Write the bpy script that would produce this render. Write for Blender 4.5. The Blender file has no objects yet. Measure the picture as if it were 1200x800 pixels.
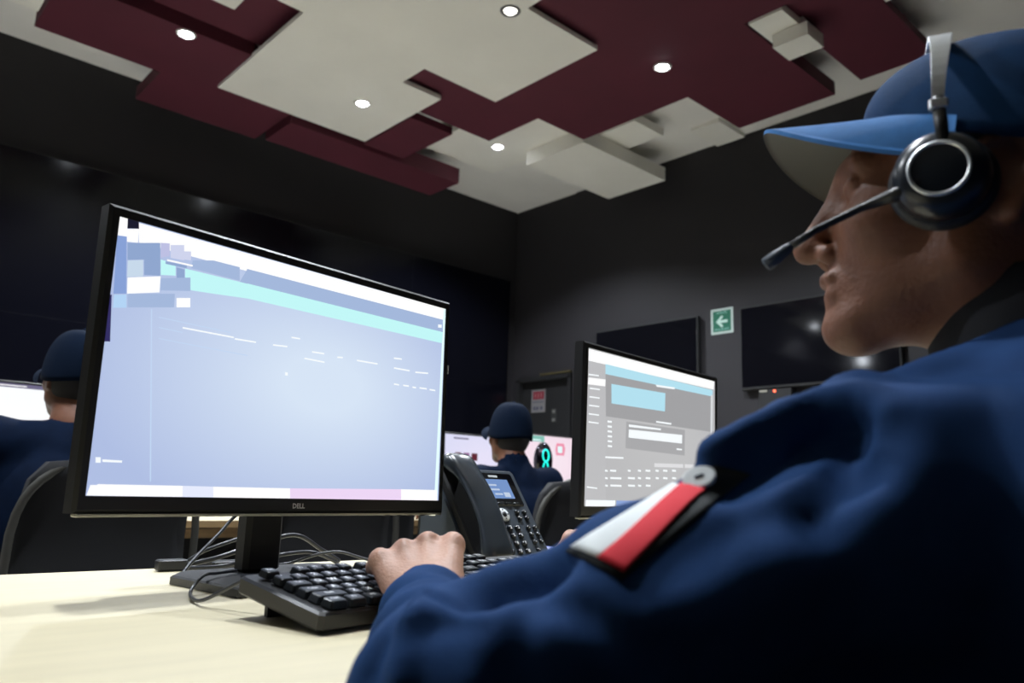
import bpy, math, random
import numpy as np
from math import radians as R_, sin, cos, pi
from mathutils import Vector, Matrix
from mathutils.bvhtree import BVHTree

# ------------------------------------------------------------ camera, world, exposure
sc = bpy.context.scene
col = sc.collection
YAW, PITCH, ROLL, FPX = R_(47.802), R_(10.628), R_(1.916), 918.9
CAM = Vector((0, 0, .88))
FW = Vector((cos(YAW)*cos(PITCH), sin(YAW)*cos(PITCH), sin(PITCH)))
_r = Vector((sin(YAW), -cos(YAW), 0)); _u = _r.cross(FW)
RT = _r*cos(ROLL) + _u*sin(ROLL); UP = -_r*sin(ROLL) + _u*cos(ROLL)
cam_d = bpy.data.cameras.new('camera'); cam = bpy.data.objects.new('camera', cam_d); col.objects.link(cam)
cam.matrix_world = Matrix((( RT.x, UP.x, -FW.x, CAM.x), (RT.y, UP.y, -FW.y, CAM.y), (RT.z, UP.z, -FW.z, CAM.z), (0, 0, 0, 1)))
cam_d.sensor_width = 36; cam_d.lens = FPX*36/1200; cam_d.clip_start = .02
cam_d.dof.use_dof = True; cam_d.dof.focus_distance = 1.12; cam_d.dof.aperture_fstop = 6.3
sc.camera = cam
w = bpy.data.worlds.new('world'); sc.world = w; w.use_nodes = True
w.node_tree.nodes['Background'].inputs[0].default_value = (.5, .55, .65, 1)
w.node_tree.nodes['Background'].inputs[1].default_value = .008
sc.view_settings.view_transform = 'Standard'; sc.view_settings.look = 'None'
sc.view_settings.exposure = 0.0; sc.view_settings.gamma = 1.0; sc.view_settings.use_curve_mapping = False
sc.cycles.max_bounces = 8; sc.cycles.diffuse_bounces = 5; sc.cycles.sample_clamp_indirect = 4
LAMP_W = 33.0          # watts of each ceiling downlight
SCREEN = 1.0           # brightness of the computer screens

def at(x, y, d):
    "a point of the room from where it sits in the frame and its distance"
    return CAM + (FW + RT*((x-600)/FPX) - UP*((y-400)/FPX))*d

# ------------------------------------------------------------ materials
MATS = {}
def srgb(c):
    return tuple((v/12.92 if v <= .04045 else ((v+.055)/1.055)**2.4) for v in c)
def mat(name, rgb, rough=.6, metal=0, emit=0, noise=0, nscale=40, bump=0, bscale=200, spec=.5, sss=0, stretch=None, coat=0, sheen=0):
    if name in MATS: return MATS[name]
    m = bpy.data.materials.new(name); m.use_nodes = True; nt = m.node_tree; b = nt.nodes['Principled BSDF']
    b.inputs['Base Color'].default_value = (*rgb, 1); b.inputs['Roughness'].default_value = rough
    b.inputs['Metallic'].default_value = metal; b.inputs['Specular IOR Level'].default_value = spec
    b.inputs['Coat Weight'].default_value = coat; b.inputs['Sheen Weight'].default_value = sheen
    if sss:
        b.inputs['Subsurface Weight'].default_value = sss; b.inputs['Subsurface Radius'].default_value = (.012, .005, .003)
    tc = nt.nodes.new('ShaderNodeTexCoord'); src = tc.outputs['Object']
    if stretch:
        mp = nt.nodes.new('ShaderNodeMapping'); mp.inputs['Scale'].default_value = stretch
        nt.links.new(src, mp.inputs['Vector']); src = mp.outputs['Vector']
    if noise:
        n = nt.nodes.new('ShaderNodeTexNoise'); n.inputs['Scale'].default_value = nscale; n.inputs['Detail'].default_value = 5
        nt.links.new(src, n.inputs['Vector'])
        r = nt.nodes.new('ShaderNodeValToRGB'); r.color_ramp.elements[0].position = .3; r.color_ramp.elements[1].position = .7
        r.color_ramp.elements[0].color = (*[c*(1-noise) for c in rgb], 1); r.color_ramp.elements[1].color = (*[min(1, c*(1+noise)) for c in rgb], 1)
        nt.links.new(n.outputs['Fac'], r.inputs['Fac']); nt.links.new(r.outputs['Color'], b.inputs['Base Color'])
    if bump:
        n2 = nt.nodes.new('ShaderNodeTexNoise'); n2.inputs['Scale'].default_value = bscale; n2.inputs['Detail'].default_value = 3
        nt.links.new(src, n2.inputs['Vector'])
        bp = nt.nodes.new('ShaderNodeBump'); bp.inputs['Strength'].default_value = bump; bp.inputs['Distance'].default_value = .002
        nt.links.new(n2.outputs['Fac'], bp.inputs['Height']); nt.links.new(bp.outputs['Normal'], b.inputs['Normal'])
    if emit:
        b.inputs['Emission Color'].default_value = (*rgb, 1); b.inputs['Emission Strength'].default_value = emit
        b.inputs['Base Color'].default_value = (.02, .02, .02, 1)
    MATS[name] = m; return m
def glow(name, rgb, s=1.0):
    return mat('glow_'+name, srgb(rgb), emit=s*SCREEN, rough=.3)

M_WALL = mat('wall_paint', (.0135, .012, .0150), .7, noise=.12, nscale=3, bump=.15, bscale=90)
M_CEIL = mat('ceiling_white', (.82, .80, .75), .8, noise=.04, nscale=2)
M_WHITE = mat('panel_white', (.84, .82, .75), .75, noise=.03, nscale=2.5)
M_RED = mat('panel_burgundy', (.082, .009, .022), .75, noise=.08, nscale=3)
M_FLOOR = mat('floor_tile', (.66, .63, .58), .45, noise=.1, nscale=4)
M_DESK = mat('desk_laminate', (.69, .615, .425), .42, noise=.05, nscale=6, stretch=(1, 9, 9))
M_EDGE = mat('desk_edge', (.50, .33, .16), .5, noise=.12, nscale=20, stretch=(1, 8, 8))
M_BLACK = mat('black_plastic', (.012, .012, .013), .38, bump=.05, bscale=900)
M_BLACKM = mat('black_matte', (.010, .010, .011), .6, bump=.1, bscale=600)
M_GLOSS = mat('black_gloss', (.004, .004, .006), .07, spec=.5)
M_VW = mat('video_wall_glass', (.003, .0032, .006), .16, spec=.22)
M_SLATE = mat('stand_slate', (.022, .024, .03), .35, bump=.05, bscale=700)
M_KEY = mat('keycap', (.010, .013, .017), .33, bump=.04, bscale=1500)
M_LEGEND_GLINT = mat('legend_glint', (.95, .97, 1.0), .4)  # key print, made bolder and whiter to stand in for glints on the caps
M_SATIN = mat('satin_trim', (.5, .48, .40), .35, metal=.3)
M_SILVER = mat('silver', (.86, .89, .92), .36, metal=.85)
M_GREY = mat('grey_plastic', (.10, .10, .105), .5)
M_CHAIR = mat('chair_fabric', (.008, .008, .010), .85, bump=.2, bscale=500)
M_CHFR = mat('chair_frame', (.06, .058, .05), .5)
M_SHIRT = mat('navy_twill', (.0165, .047, .135), .8, noise=.12, nscale=30, bump=.25, bscale=900, spec=.06)
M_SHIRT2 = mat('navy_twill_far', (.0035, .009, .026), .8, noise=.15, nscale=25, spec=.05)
M_PANTS = mat('navy_trousers', (.008, .014, .035), .8, noise=.1, nscale=30)
M_CAP = mat('cap_navy', (.008, .038, .105), .8, noise=.1, nscale=60, bump=.3, bscale=1200, spec=.08)
M_BRIM = mat('brim_blue', (.045, .17, .42), .75, noise=.08, nscale=80, bump=.3, bscale=1200, spec=.15)
M_UNDER = mat('brim_lining', (.13, .13, .115), .8, bump=.15, bscale=900)
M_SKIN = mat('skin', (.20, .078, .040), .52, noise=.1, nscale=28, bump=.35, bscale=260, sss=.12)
M_SKIN_LIT = mat('skin_hand_lit', (.55, .31, .22), .5, noise=.08, nscale=45, bump=.4, bscale=300, sss=.12)  # same skin as the face, paler to stand in for stronger light
M_HAIR = mat('hair', (.012, .010, .009), .7, bump=.6, bscale=700)
M_CABLE = mat('cable_black', (.02, .022, .03), .35)
M_CABLEG = mat('cable_grey', (.04, .043, .052), .35)

# ------------------------------------------------------------ mesh helpers
class MB:
    def __init__(s): s.v = []; s.f = []; s.m = []; s.sm = []
    def add(s, vs, fs, mi=0, smooth=False):
        o = len(s.v); s.v += [tuple(v) for v in vs]
        for f in fs: s.f.append([i+o for i in f]); s.m.append(mi); s.sm.append(smooth)
        return s
    def box(s, c, d, M=None, mi=0, bev=0, taper=1.0):
        "box centred at c with full size d; bev chamfers the four upright edges and the rim"
        x, y, z = d[0]/2, d[1]/2, d[2]/2
        def ring(z0, k, b):
            xx, yy = x*k-b, y*k-b; q = bev if bev else 0
            if not q: return [(-xx, -yy, z0), (xx, -yy, z0), (xx, yy, z0), (-xx, yy, z0)]
            return [(-xx+q, -yy, z0), (xx-q, -yy, z0), (xx, -yy+q, z0), (xx, yy-q, z0), (xx-q, yy, z0), (-xx+q, yy, z0), (-xx, yy-q, z0), (-xx, -yy+q, z0)]
        if bev: rings = [ring(-z, 1, bev*.6), ring(-z+bev*.6, 1, 0), ring(z-bev*.6, taper, 0), ring(z, taper, bev*.6)]
        else: rings = [ring(-z, 1, 0), ring(z, taper, 0)]
        n = len(rings[0]); vs = [p for r in rings for p in r]
        vs = [Vector(p)+Vector(c) for p in vs]
        if M is not None: vs = [M @ p for p in vs]
        fs = [list(range(n))[::-1], [n*(len(rings)-1)+i for i in range(n)]]
        for k in range(len(rings)-1):
            for i in range(n): fs.append([k*n+i, k*n+(i+1) % n, (k+1)*n+(i+1) % n, (k+1)*n+i])
        return s.add(vs, fs, mi)
    def prism(s, poly, z0, z1, M=None, mi=0):
        n = len(poly); vs = [Vector((p[0], p[1], z0)) for p in poly]+[Vector((p[0], p[1], z1)) for p in poly]
        if M is not None: vs = [M @ p for p in vs]
        return s.add(vs, [list(range(n))[::-1], list(range(n, 2*n))]+[[i, (i+1) % n, n+(i+1) % n, n+i] for i in range(n)], mi)
    def tube(s, pts, r, n=8, M=None, mi=0, cap=True):
        pts = [Vector(p) for p in pts]; rs = r if isinstance(r, (list, tuple)) else [r]*len(pts)
        vs = []; fs = []; prev = None
        for i, p in enumerate(pts):
            t = (pts[min(i+1, len(pts)-1)]-pts[max(i-1, 0)]).normalized()
            if prev is None:
                a = Vector((0, 0, 1)) if abs(t.z) < .9 else Vector((1, 0, 0)); nn = t.cross(a).normalized()
            else: nn = (prev-t*prev.dot(t)).normalized()
            prev = nn; bb = t.cross(nn)
            for k in range(n):
                a = 2*pi*k/n; vs.append(p+(nn*cos(a)+bb*sin(a))*rs[i])
        for i in range(len(pts)-1):
            for k in range(n): fs.append([i*n+k, i*n+(k+1) % n, (i+1)*n+(k+1) % n, (i+1)*n+k])
        if cap: fs += [list(range(n))[::-1], [(len(pts)-1)*n+k for k in range(n)]]
        if M is not None: vs = [M @ v for v in vs]
        return s.add(vs, fs, mi, True)
    def lathe(s, prof, n=32, M=None, mi=0, smooth=True):
        "profile of (radius, z) turned about z"
        vs = [Vector((r*cos(2*pi*k/n), r*sin(2*pi*k/n), z)) for r, z in prof for k in range(n)]
        fs = [[i*n+k, i*n+(k+1) % n, (i+1)*n+(k+1) % n, (i+1)*n+k] for i in range(len(prof)-1) for k in range(n)]
        if prof[0][0] > 1e-6: fs.append(list(range(n))[::-1])
        if prof[-1][0] > 1e-6: fs.append([(len(prof)-1)*n+k for k in range(n)])
        if M is not None: vs = [M @ v for v in vs]
        return s.add(vs, fs, mi, smooth)
    def quad(s, pts, mi=0): return s.add(pts, [list(range(len(pts)))], mi)
    def build(s, name, mats, parent=None):
        me = bpy.data.meshes.new(name); me.from_pydata(s.v, [], s.f)
        for m in (mats if isinstance(mats, (list, tuple)) else [mats]): me.materials.append(m)
        me.polygons.foreach_set('material_index', s.m); me.polygons.foreach_set('use_smooth', s.sm)
        me.update(); return link(name, me, parent)
WORLD = {}
def link(name, me, parent=None):
    "coordinates are authored in room space and moved into the parent's own frame"
    o = bpy.data.objects.new(name, me); col.objects.link(o)
    if parent is not None:
        Mw = WORLD.get(parent.name, Matrix.Identity(4)); me.transform(Mw.inverted()); o.parent = parent
        WORLD[o.name] = Mw
    return o
def thing(name, label, cat, loc=(0, 0, 0), rz=0, group=None):
    o = bpy.data.objects.new(name, None); col.objects.link(o); o.empty_display_size = .05
    o.location = loc; o.rotation_euler = (0, 0, rz)
    WORLD[o.name] = Matrix.Translation(Vector(loc)) @ Matrix.Rotation(rz, 4, 'Z')
    return tag(o, label, cat, group)
def tag(o, label, cat=None, group=None):
    o['label'] = label
    if cat: o['category'] = cat
    if group: o['group'] = group
    return o
def struct(o): o['kind'] = 'structure'; return o
def copy_tree(o, parent=None):
    c = o.copy(); col.objects.link(c); c.parent = parent
    WORLD[c.name] = WORLD.get(o.name, Matrix.Identity(4))
    for ch in o.children: copy_tree(ch, c)
    return c
def frame_m(o, x, y, z):
    return Matrix(((x[0], y[0], z[0], o[0]), (x[1], y[1], z[1], o[1]), (x[2], y[2], z[2], o[2]), (0, 0, 0, 1)))
FONT = {}
def glyphs(text, size, M, mb, mi=0, depth=.0002):
    "lettering laid in the x-y plane of M, centred"
    if text not in FONT:
        cu = bpy.data.curves.new('t', 'FONT'); cu.body = text; cu.align_x = 'CENTER'; cu.align_y = 'CENTER'; cu.resolution_u = 2; cu.size = 1; cu.offset = .03
        ob = bpy.data.objects.new('t', cu); me = ob.to_mesh()
        FONT[text] = ([v.co.copy() for v in me.vertices], [list(p.vertices) for p in me.polygons])
        ob.to_mesh_clear(); bpy.data.objects.remove(ob); bpy.data.curves.remove(cu)
    vs, fs = FONT[text]
    mb.add([M @ Vector((v.x*size, v.y*size, depth)) for v in vs], fs, mi)

# ------------------------------------------------------------ smooth solid modelling (distance field + surface nets)
class Field:
    def __init__(s, lo, hi, h):
        s.lo = np.array(lo, np.float32); s.h = h
        s.n = np.ceil((np.array(hi)-np.array(lo))/h).astype(int)+1
        s.f = np.full(s.n, .05, np.float32)
    def _slice(s, lo, hi):
        a = np.clip(np.floor((np.array(lo)-s.lo)/s.h).astype(int), 0, s.n); b = np.clip(np.ceil((np.array(hi)-s.lo)/s.h).astype(int)+1, 0, s.n)
        if (b <= a).any(): return None
        ax = [s.lo[i]+s.h*np.arange(a[i], b[i], dtype=np.float32) for i in range(3)]
        return tuple(slice(a[i], b[i]) for i in range(3)), ax[0][:, None, None], ax[1][None, :, None], ax[2][None, None, :]
    def _op(s, lo, hi, fn, k, sub=False):
        m = k+3*s.h; r = s._slice(np.array(lo)-m, np.array(hi)+m)
        if r is None: return
        sl, X, Y, Z = r; d = fn(X, Y, Z); g = s.f[sl]
        if sub: d = -d; 
        if k > 0:
            hh = np.maximum(k-np.abs(g-d), 0)/k
            g2 = (np.maximum(g, d)+hh*hh*k*.25) if sub else (np.minimum(g, d)-hh*hh*k*.25)
        else: g2 = np.maximum(g, d) if sub else np.minimum(g, d)
        s.f[sl] = g2
    def cone(s, a, b, ra, rb, k=.01, sub=False):
        a = np.array(a, float); b = np.array(b, float); ba = b-a; l2 = float(ba@ba)+1e-12
        rm = max(ra, rb)
        def fn(X, Y, Z):
            t = np.clip(((X-a[0])*ba[0]+(Y-a[1])*ba[1]+(Z-a[2])*ba[2])/l2, 0, 1)
            return np.sqrt((X-a[0]-t*ba[0])**2+(Y-a[1]-t*ba[1])**2+(Z-a[2]-t*ba[2])**2)-(ra+(rb-ra)*t)
        s._op(np.minimum(a, b)-rm, np.maximum(a, b)+rm, fn, k, sub)
    def ball(s, c, r, k=.01, sub=False): s.cone(c, np.array(c, float)+1e-5, r, r, k, sub)
    def ell(s, c, rad, M3=None, k=.01, sub=False):
        c = np.array(c, float); rad = np.array(rad, float); M3 = np.eye(3) if M3 is None else np.array(M3)  # columns: axes
        rm = float(rad.max())
        def fn(X, Y, Z):
            dx, dy, dz = X-c[0], Y-c[1], Z-c[2]
            p = [dx*M3[0, i]+dy*M3[1, i]+dz*M3[2, i] for i in range(3)]
            k0 = np.sqrt(sum((p[i]/rad[i])**2 for i in range(3))); k1 = np.sqrt(sum((p[i]/rad[i]**2)**2 for i in range(3)))
            return np.where(k1 > 1e-6, k0*(k0-1)/np.maximum(k1, 1e-6), -rad.min())
        s._op(c-rm, c+rm, fn, k, sub)
    def above(s, z, ymin):
        "nothing below the desk top beyond the desk's near edge"
        r = s._slice(s.lo+[0, ymin-s.lo[1]-.02, 0], s.lo+s.h*s.n)
        sl, X, Y, Z = r
        d = np.maximum(Z-z, -0.0)*0 + np.minimum(z-Z, Y-ymin)
        s.f[sl] = np.maximum(s.f[sl], d)
    def mesh(s, smooth=1):
        f = s.f; S = f < 0; n = s.n
        # crossing edges -> active cells
        cell = np.zeros(n-1, bool); 
        for dx in (0, 1):
            for dy in (0, 1):
                for dz in (0, 1):
                    cell |= S[dx:n[0]-1+dx, dy:n[1]-1+dy, dz:n[2]-1+dz]
        allin = np.ones(n-1, bool)
        for dx in (0, 1):
            for dy in (0, 1):
                for dz in (0, 1):
                    allin &= S[dx:n[0]-1+dx, dy:n[1]-1+dy, dz:n[2]-1+dz]
        cell &= ~allin
        I = np.argwhere(cell); idx = np.full(n-1, -1, np.int32); idx[cell] = np.arange(len(I))
        cs = [(a, b, c) for a in (0, 1) for b in (0, 1) for c in (0, 1)]
        val = np.stack([f[I[:, 0]+c[0], I[:, 1]+c[1], I[:, 2]+c[2]] for c in cs], 1)
        P = np.zeros((len(I), 3)); cnt = np.zeros(len(I))
        for i, ci in enumerate(cs):
            for j, cj in enumerate(cs):
                if j > i and sum(abs(a-b) for a, b in zip(ci, cj)) == 1:
                    va, vb = val[:, i], val[:, j]; x = (va < 0) != (vb < 0)
                    t = np.where(x, va/np.where(x, va-vb, 1), 0)
                    p = np.array(ci)[None]+(np.array(cj)-np.array(ci))[None]*t[:, None]
                    P += p*x[:, None]; cnt += x
        V = (I+P/np.maximum(cnt, 1)[:, None])*s.h+s.lo
        F = []
        for ax in range(3):
            o = [(1, 2), (2, 0), (0, 1)][ax]
            A = S.take(range(n[ax]-1), ax); B = S.take(range(1, n[ax]), ax)
            e = np.argwhere(A != B); ok = (e[:, o[0]] > 0) & (e[:, o[1]] > 0) & (e[:, o[0]] < n[o[0]]-1) & (e[:, o[1]] < n[o[1]]-1); e = e[ok]
            q = []
            for a, b in ((-1, -1), (0, -1), (0, 0), (-1, 0)):
                g = e.copy(); g[:, o[0]] += a; g[:, o[1]] += b; q.append(idx[g[:, 0], g[:, 1], g[:, 2]])
            q = np.stack(q, 1); inside = S[e[:, 0], e[:, 1], e[:, 2]]
            q[~inside] = q[~inside][:, ::-1]; F.append(q)
        F = np.concatenate(F); F = F[(F >= 0).all(1)]
        for _ in range(smooth):
            acc = np.zeros_like(V); c = np.zeros(len(V))
            for a, b in ((0, 1), (1, 2), (2, 3), (3, 0)):
                np.add.at(acc, F[:, a], V[F[:, b]]); np.add.at(acc, F[:, b], V[F[:, a]]); np.add.at(c, F[:, a], 1); np.add.at(c, F[:, b], 1)
            V = V*.4+acc/np.maximum(c, 1)[:, None]*.6
        return V, F
def normals(V, F):
    n = np.cross(V[F[:, 2]]-V[F[:, 0]], V[F[:, 3]]-V[F[:, 1]]); N = np.zeros_like(V)
    for k in range(4): np.add.at(N, F[:, k], n)
    return N/np.maximum(np.linalg.norm(N, axis=1), 1e-12)[:, None]
def solid(name, V, F, mats, parent, mi=None):
    me = bpy.data.meshes.new(name); me.from_pydata(V.tolist(), [], F.tolist())
    for m in (mats if isinstance(mats, (list, tuple)) else [mats]): me.materials.append(m)
    if mi is not None: me.polygons.foreach_set('material_index', mi.astype(np.int32))
    me.polygons.foreach_set('use_smooth', np.ones(len(F), bool)); me.update()
    return link(name, me, parent)

def spline(pts, k=8):
    P = [Vector(p) for p in pts]; out = []
    for i in range(len(P)-1):
        a, b, c, d = P[max(i-1, 0)], P[i], P[i+1], P[min(i+2, len(P)-1)]
        for j in range(k):
            t = j/k; out.append(.5*((2*b)+(c-a)*t+(2*a-5*b+4*c-d)*t*t+(-a+3*b-3*c+d)*t**3))
    return out+[P[-1]]
# ------------------------------------------------------------ room
X1, Y1, X0, Y0, H = 5.243, 5.757, -5.0, -3.2, 3.7
def slab(name, a, b, m):
    mb = MB(); mb.box([(a[i]+b[i])/2 for i in range(3)], [b[i]-a[i] for i in range(3)]); return struct(mb.build(name, m))
slab('floor', (X0-.1, Y0-.1, -.1), (X1+.1, Y1+.1, 0), M_FLOOR)
slab('ceiling', (X0-.1, Y0-.1, H), (X1+.1, Y1+.1, H+.1), M_CEIL)
slab('absorber_sheet', (-3.5, -3.0, .001), (4.2, 1.7, .012), mat('bounce_absorber', (.03, .03, .035), .95, bump=.5, bscale=300))  # added unseen dark sheet that cuts floor bounce onto the shirt
slab('wall_left', (X0, Y1, 0), (X1, Y1+.1, H), M_WALL)
slab('wall_back', (X0-.1, Y0, 0), (X0, Y1, H), M_WALL)
slab('wall_near', (X0, Y0-.1, 0), (X1, Y0, H), M_WALL)
# right wall with the doorway near the far corner
DY0, DY1, DZ = 4.93, 5.66, 1.93
mb = MB(); mb.box((X1+.05, (Y0+4.93)/2, H/2), (.1, 4.93-Y0, H)); mb.box((X1+.05, (DY1+Y1)/2, H/2), (.1, Y1-DY1, H)); mb.box((X1+.05, (DY0+DY1)/2, (DZ+H)/2), (.1, DY1-DY0, H-DZ))
mb.box((X1+.35, (DY0+DY1)/2, H/2), (.02, 1.2, H))
struct(mb.build('wall_right', M_WALL))
mb = MB(); mb.box((X1-.012, (Y0+4.91)/2, H/2), (.02, 4.91-Y0, H-.01)); struct(mb.build('trim_1', M_WALL))   # wall lining that ends at the doorway bay
mb = MB()
for y in (DY0+.02, DY1-.02): mb.box((X1+.03, y, DZ/2), (.12, .04, DZ))
mb.box((X1+.03, (DY0+DY1)/2, DZ+.0), (.12, DY1-DY0, .04)); mb.box((X1-.02, (DY0+DY1)/2-.16, DZ+.035), (.03, .40, .014), mi=1)
struct(mb.build('trim_2', [M_BLACKM, mat('door_strip', (.07, .055, .02), .6)]))
mb = MB(); mb.box((X1+.05, (DY0+DY1)/2, DZ/2), (.04, DY1-DY0-.08, DZ-.02)); d_ = struct(mb.build('door_1', M_BLACKM))
mb = MB(); mb.box((X1-.03, 5.585, 1.02), (.012, .04, .16)); mb.tube([(X1-.0, 5.585, 1.02), (X1-.06, 5.585, 1.02), (X1-.06, 5.48, 1.02)], .009); mb.build('door_handle', M_GREY, d_)
for nm, a, b in (('baseboard_left', (X0, Y1-.015, 0), (X1, Y1, .09)), ('baseboard_right', (X1-.036, Y0, 0), (X1-.022, 4.9, .09))): slab(nm, a, b, M_BLACKM)

# ------------------------------------------------------------ ceiling panels
PANELS = []
def panel(label, poly, z, th, m, name='ceiling_panel', hang=None):
    cx = sum(p[0] for p in poly)/len(poly); cy = sum(p[1] for p in poly)/len(poly)
    if len(poly) == 2:
        (a, b), (c, d) = poly; poly = [(a, b), (c, b), (c, d), (a, d)]
        cx, cy = (a+c)/2, (b+d)/2
    t = thing(name, label, 'ceiling panel', (cx, cy, H), 0, 'staggered panels under the ceiling')
    mb = MB(); mb.prism(poly, z, z+th); mb.build('panel_board', m, t)
    xs = [p[0] for p in poly]; ys = [p[1] for p in poly]
    mb = MB()
    for hx, hy in (hang or [(min(xs)+(max(xs)-min(xs))*q, min(ys)+(max(ys)-min(ys))*q) for q in (.3, .7)]):
        mb.box((hx, hy, (z+th+H)/2), (.04, .04, H-z-th))
    mb.build('hanger', M_CEIL, t)
    PANELS.append(t)
panel('large cream panel at the top centre, with one bright and one dim lamp',
      [(1.57, 1.5), (2.56, 1.5), (2.56, 2.79), (3.123, 2.79), (3.123, 3.687), (2.54, 3.687), (2.54, 3.922), (2.848, 3.922), (2.848, 4.858), (1.726, 4.858), (1.726, 3.687), (1.57, 3.687)], 3.40, .03, M_WHITE, hang=[(2.1, 2.4), (2.1, 4.4)])
panel('largest burgundy panel, right of the cream one, with a bright lamp',
      [(2.3, 1.2), (3.56, 1.2), (3.56, 2.10), (4.655, 2.10), (4.655, 2.80), (4.03, 2.80), (4.03, 3.73), (3.56, 3.73), (3.56, 4.26), (2.5, 4.26), (2.5, 1.2)][:-1], 3.455, .09, M_RED)
panel('small cream panel between two burgundy panels at the top right, higher step', [(3.575, 1.88), (3.93, 2.08)], 3.45, .045, M_WHITE)
panel('small cream panel between two burgundy panels at the top right, lower step', [(3.745, 1.825), (3.93, 2.03)], 3.36, .08, M_WHITE)
panel('burgundy panel at the top right, above the cap', [(3.60, 1.50), (4.67, 1.94)], 3.50, .05, M_RED)
panel('cream panel with a bright lamp beside the far burgundy edge', [(3.41, 3.80), (4.155, 4.90)], 3.56, .05, M_WHITE)
panel('lowest pale block near the far corner, seen with its grey side', [(4.04, 3.737), (5.05, 4.355)], 3.44, .115, M_WHITE)
panel('small pale block just right of the lowest pale block', [(4.22, 3.40), (4.57, 3.82)], 3.565, .065, M_WHITE)
panel('thin pale board against the right wall with a dark edge line', [(4.83, 3.08), (5.2, 3.33)], 3.665, .03, M_WHITE)
panel('small pale panel cut by the top frame above the cap', [(3.2, 1.2), (3.88, 1.46)], 3.44, .04, M_WHITE)
panel('burgundy panel at the top left, nearest the camera', [(.72, 1.5), (1.80, 4.34)], 3.50, .05, M_RED)
panel('burgundy panel at the upper left, holding the leftmost lamp',
      [(.69, 4.35), (1.74, 4.35), (2.26, 4.87), (2.26, 5.47), (1.40, 5.47), (1.40, 4.97), (.69, 4.97)], 3.42, .09, M_RED)
panel('long burgundy block hanging lowest along the left wall', [(2.27, 4.90), (3.785, 5.30)], 3.36, .13, M_RED)
panel('burgundy panel between the cream panel and the long low block', [(2.862, 4.275), (3.22, 4.895)], 3.395, .055, M_RED)
panel('cream panel cut off at the top left corner', [(-.6, 3.4), (.66, 4.70)], 3.375, .06, M_WHITE)
panel('cream panel corner cut off by the top frame, left of the big cream panel', [(.75, 2.9), (1.465, 4.0)], 3.44, .05, M_WHITE)

# ------------------------------------------------------------ downlights
M_LAMP = mat('lamp_glow', (.86, .92, 1.0), emit=60)
M_LAMPD = mat('lamp_dim', (1.0, .96, .85), emit=5)
def downlight(x, y, z, label, power, dim=False, r=.037, bulge=.012):
    t = thing('downlight', label, 'ceiling light', (x, y, z), 0, 'round downlights set in the ceiling')
    M = Matrix.Translation((x, y, z))
    mb = MB(); mb.lathe([(r, -.001), (r+.004, -.006), (r+.016, -.006), (r+.02, 0), (r+.016, .001), (r, .001)], 28, M); mb.build('trim_ring', M_GREY if dim else M_CEIL, t)
    mb = MB(); mb.lathe([(.0001, -.004-bulge), (r*.7, -.0035-bulge*.7), (r, -.001)], 28, M); mb.build('lens', M_LAMPD if dim else M_LAMP, t)
    if power:
        ld = bpy.data.lights.new('downlight_beam', 'SPOT'); ld.energy = power; ld.color = (.87, .93, 1.0); ld.spot_size = R_(130); ld.spot_blend = .5; ld.shadow_soft_size = .05
        lo = bpy.data.objects.new('beam', ld); col.objects.link(lo); lo.parent = t; lo.location = (0, 0, -.012)
    return t
P_ = LAMP_W*12
downlight(1.353, 4.406, 3.42, 'leftmost bright lamp, set in the upper left burgundy panel', P_)
downlight(2.51, 4.35, 3.40, 'bright lamp in the far corner of the large cream panel', P_)
downlight(3.82, 4.46, 3.56, 'bright lamp at the notch of the far cream panel', P_)
downlight(3.61, 2.69, 3.455, 'rightmost bright lamp, set in the large burgundy panel', P_)
downlight(2.51, 2.87, 3.40, 'dim lamp with a dark ring at the top centre', P_*.12, dim=True, r=.036)
panel('pale panel beyond the left frame edge holding one lamp', [(-1.5, 5.0), (-.3, 5.7)], 3.45, .05, M_WHITE)
downlight(-.8, 5.5, 3.45, 'lamp seen only as the smaller glint in the television behind the chin', P_, bulge=.035)
t = thing('glint_lamp', 'added round lamp, out of view, that makes the larger glint in the television under the chin', 'wall lamp', (-2.74, Y1, 3.18))  # added lamp out of view, placed so its reflection makes the glint
mb = MB(); mb.box((-2.74, Y1-.02, 3.18), (.12, .04, .12), bev=.01); mb.build('wall_plate', M_GREY, t)
mb = MB(); mb.lathe([(.0001, -.08), (.045, -.066), (.074, -.03), (.08, 0), (.074, .03), (.045, .066), (.0001, .08)], 24, Matrix.Translation((-2.74, Y1-.115, 3.18))); mb.build('globe', mat('globe_glow', (.86, .92, 1.0), emit=35), t)
for x, y, s_ in ((.25, 1.35, 'above the foreground desk'), (1.65, 1.4, 'above the second monitor'), (1.2, 2.7, 'above the second row, hidden by the top frame edge'), (-.9, 2.9, 'left of the frame, above the second row')):  # added lamps outside the view, raising the light level of the room
    downlight(x, y, H-.002, 'added unseen ceiling lamp '+s_, P_)

# ------------------------------------------------------------ front desk
DT = .75; DYN, DYF = .36, 1.212
desk = thing('desk', 'pale wood-topped desk in the foreground carrying the two large monitors', 'desk', (.7, .8, 0))
mb = MB(); mb.box((.55, (DYN+DYF)/2, DT-.0125), (4.1, DYF-DYN, .025), bev=.003); mb.build('desk_top', M_DESK, desk)
mb = MB(); mb.box((.55, DYF-.12, .40), (3.9, .02, .62)); mb.build('modesty_panel', M_BLACKM, desk)
for x in (-1.4, .02, 2.5):
    mb = MB(); mb.box((x, (DYN+DYF)/2+.02, .3625), (.04, .72, .725)); mb.build('leg', M_GREY, desk)

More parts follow.
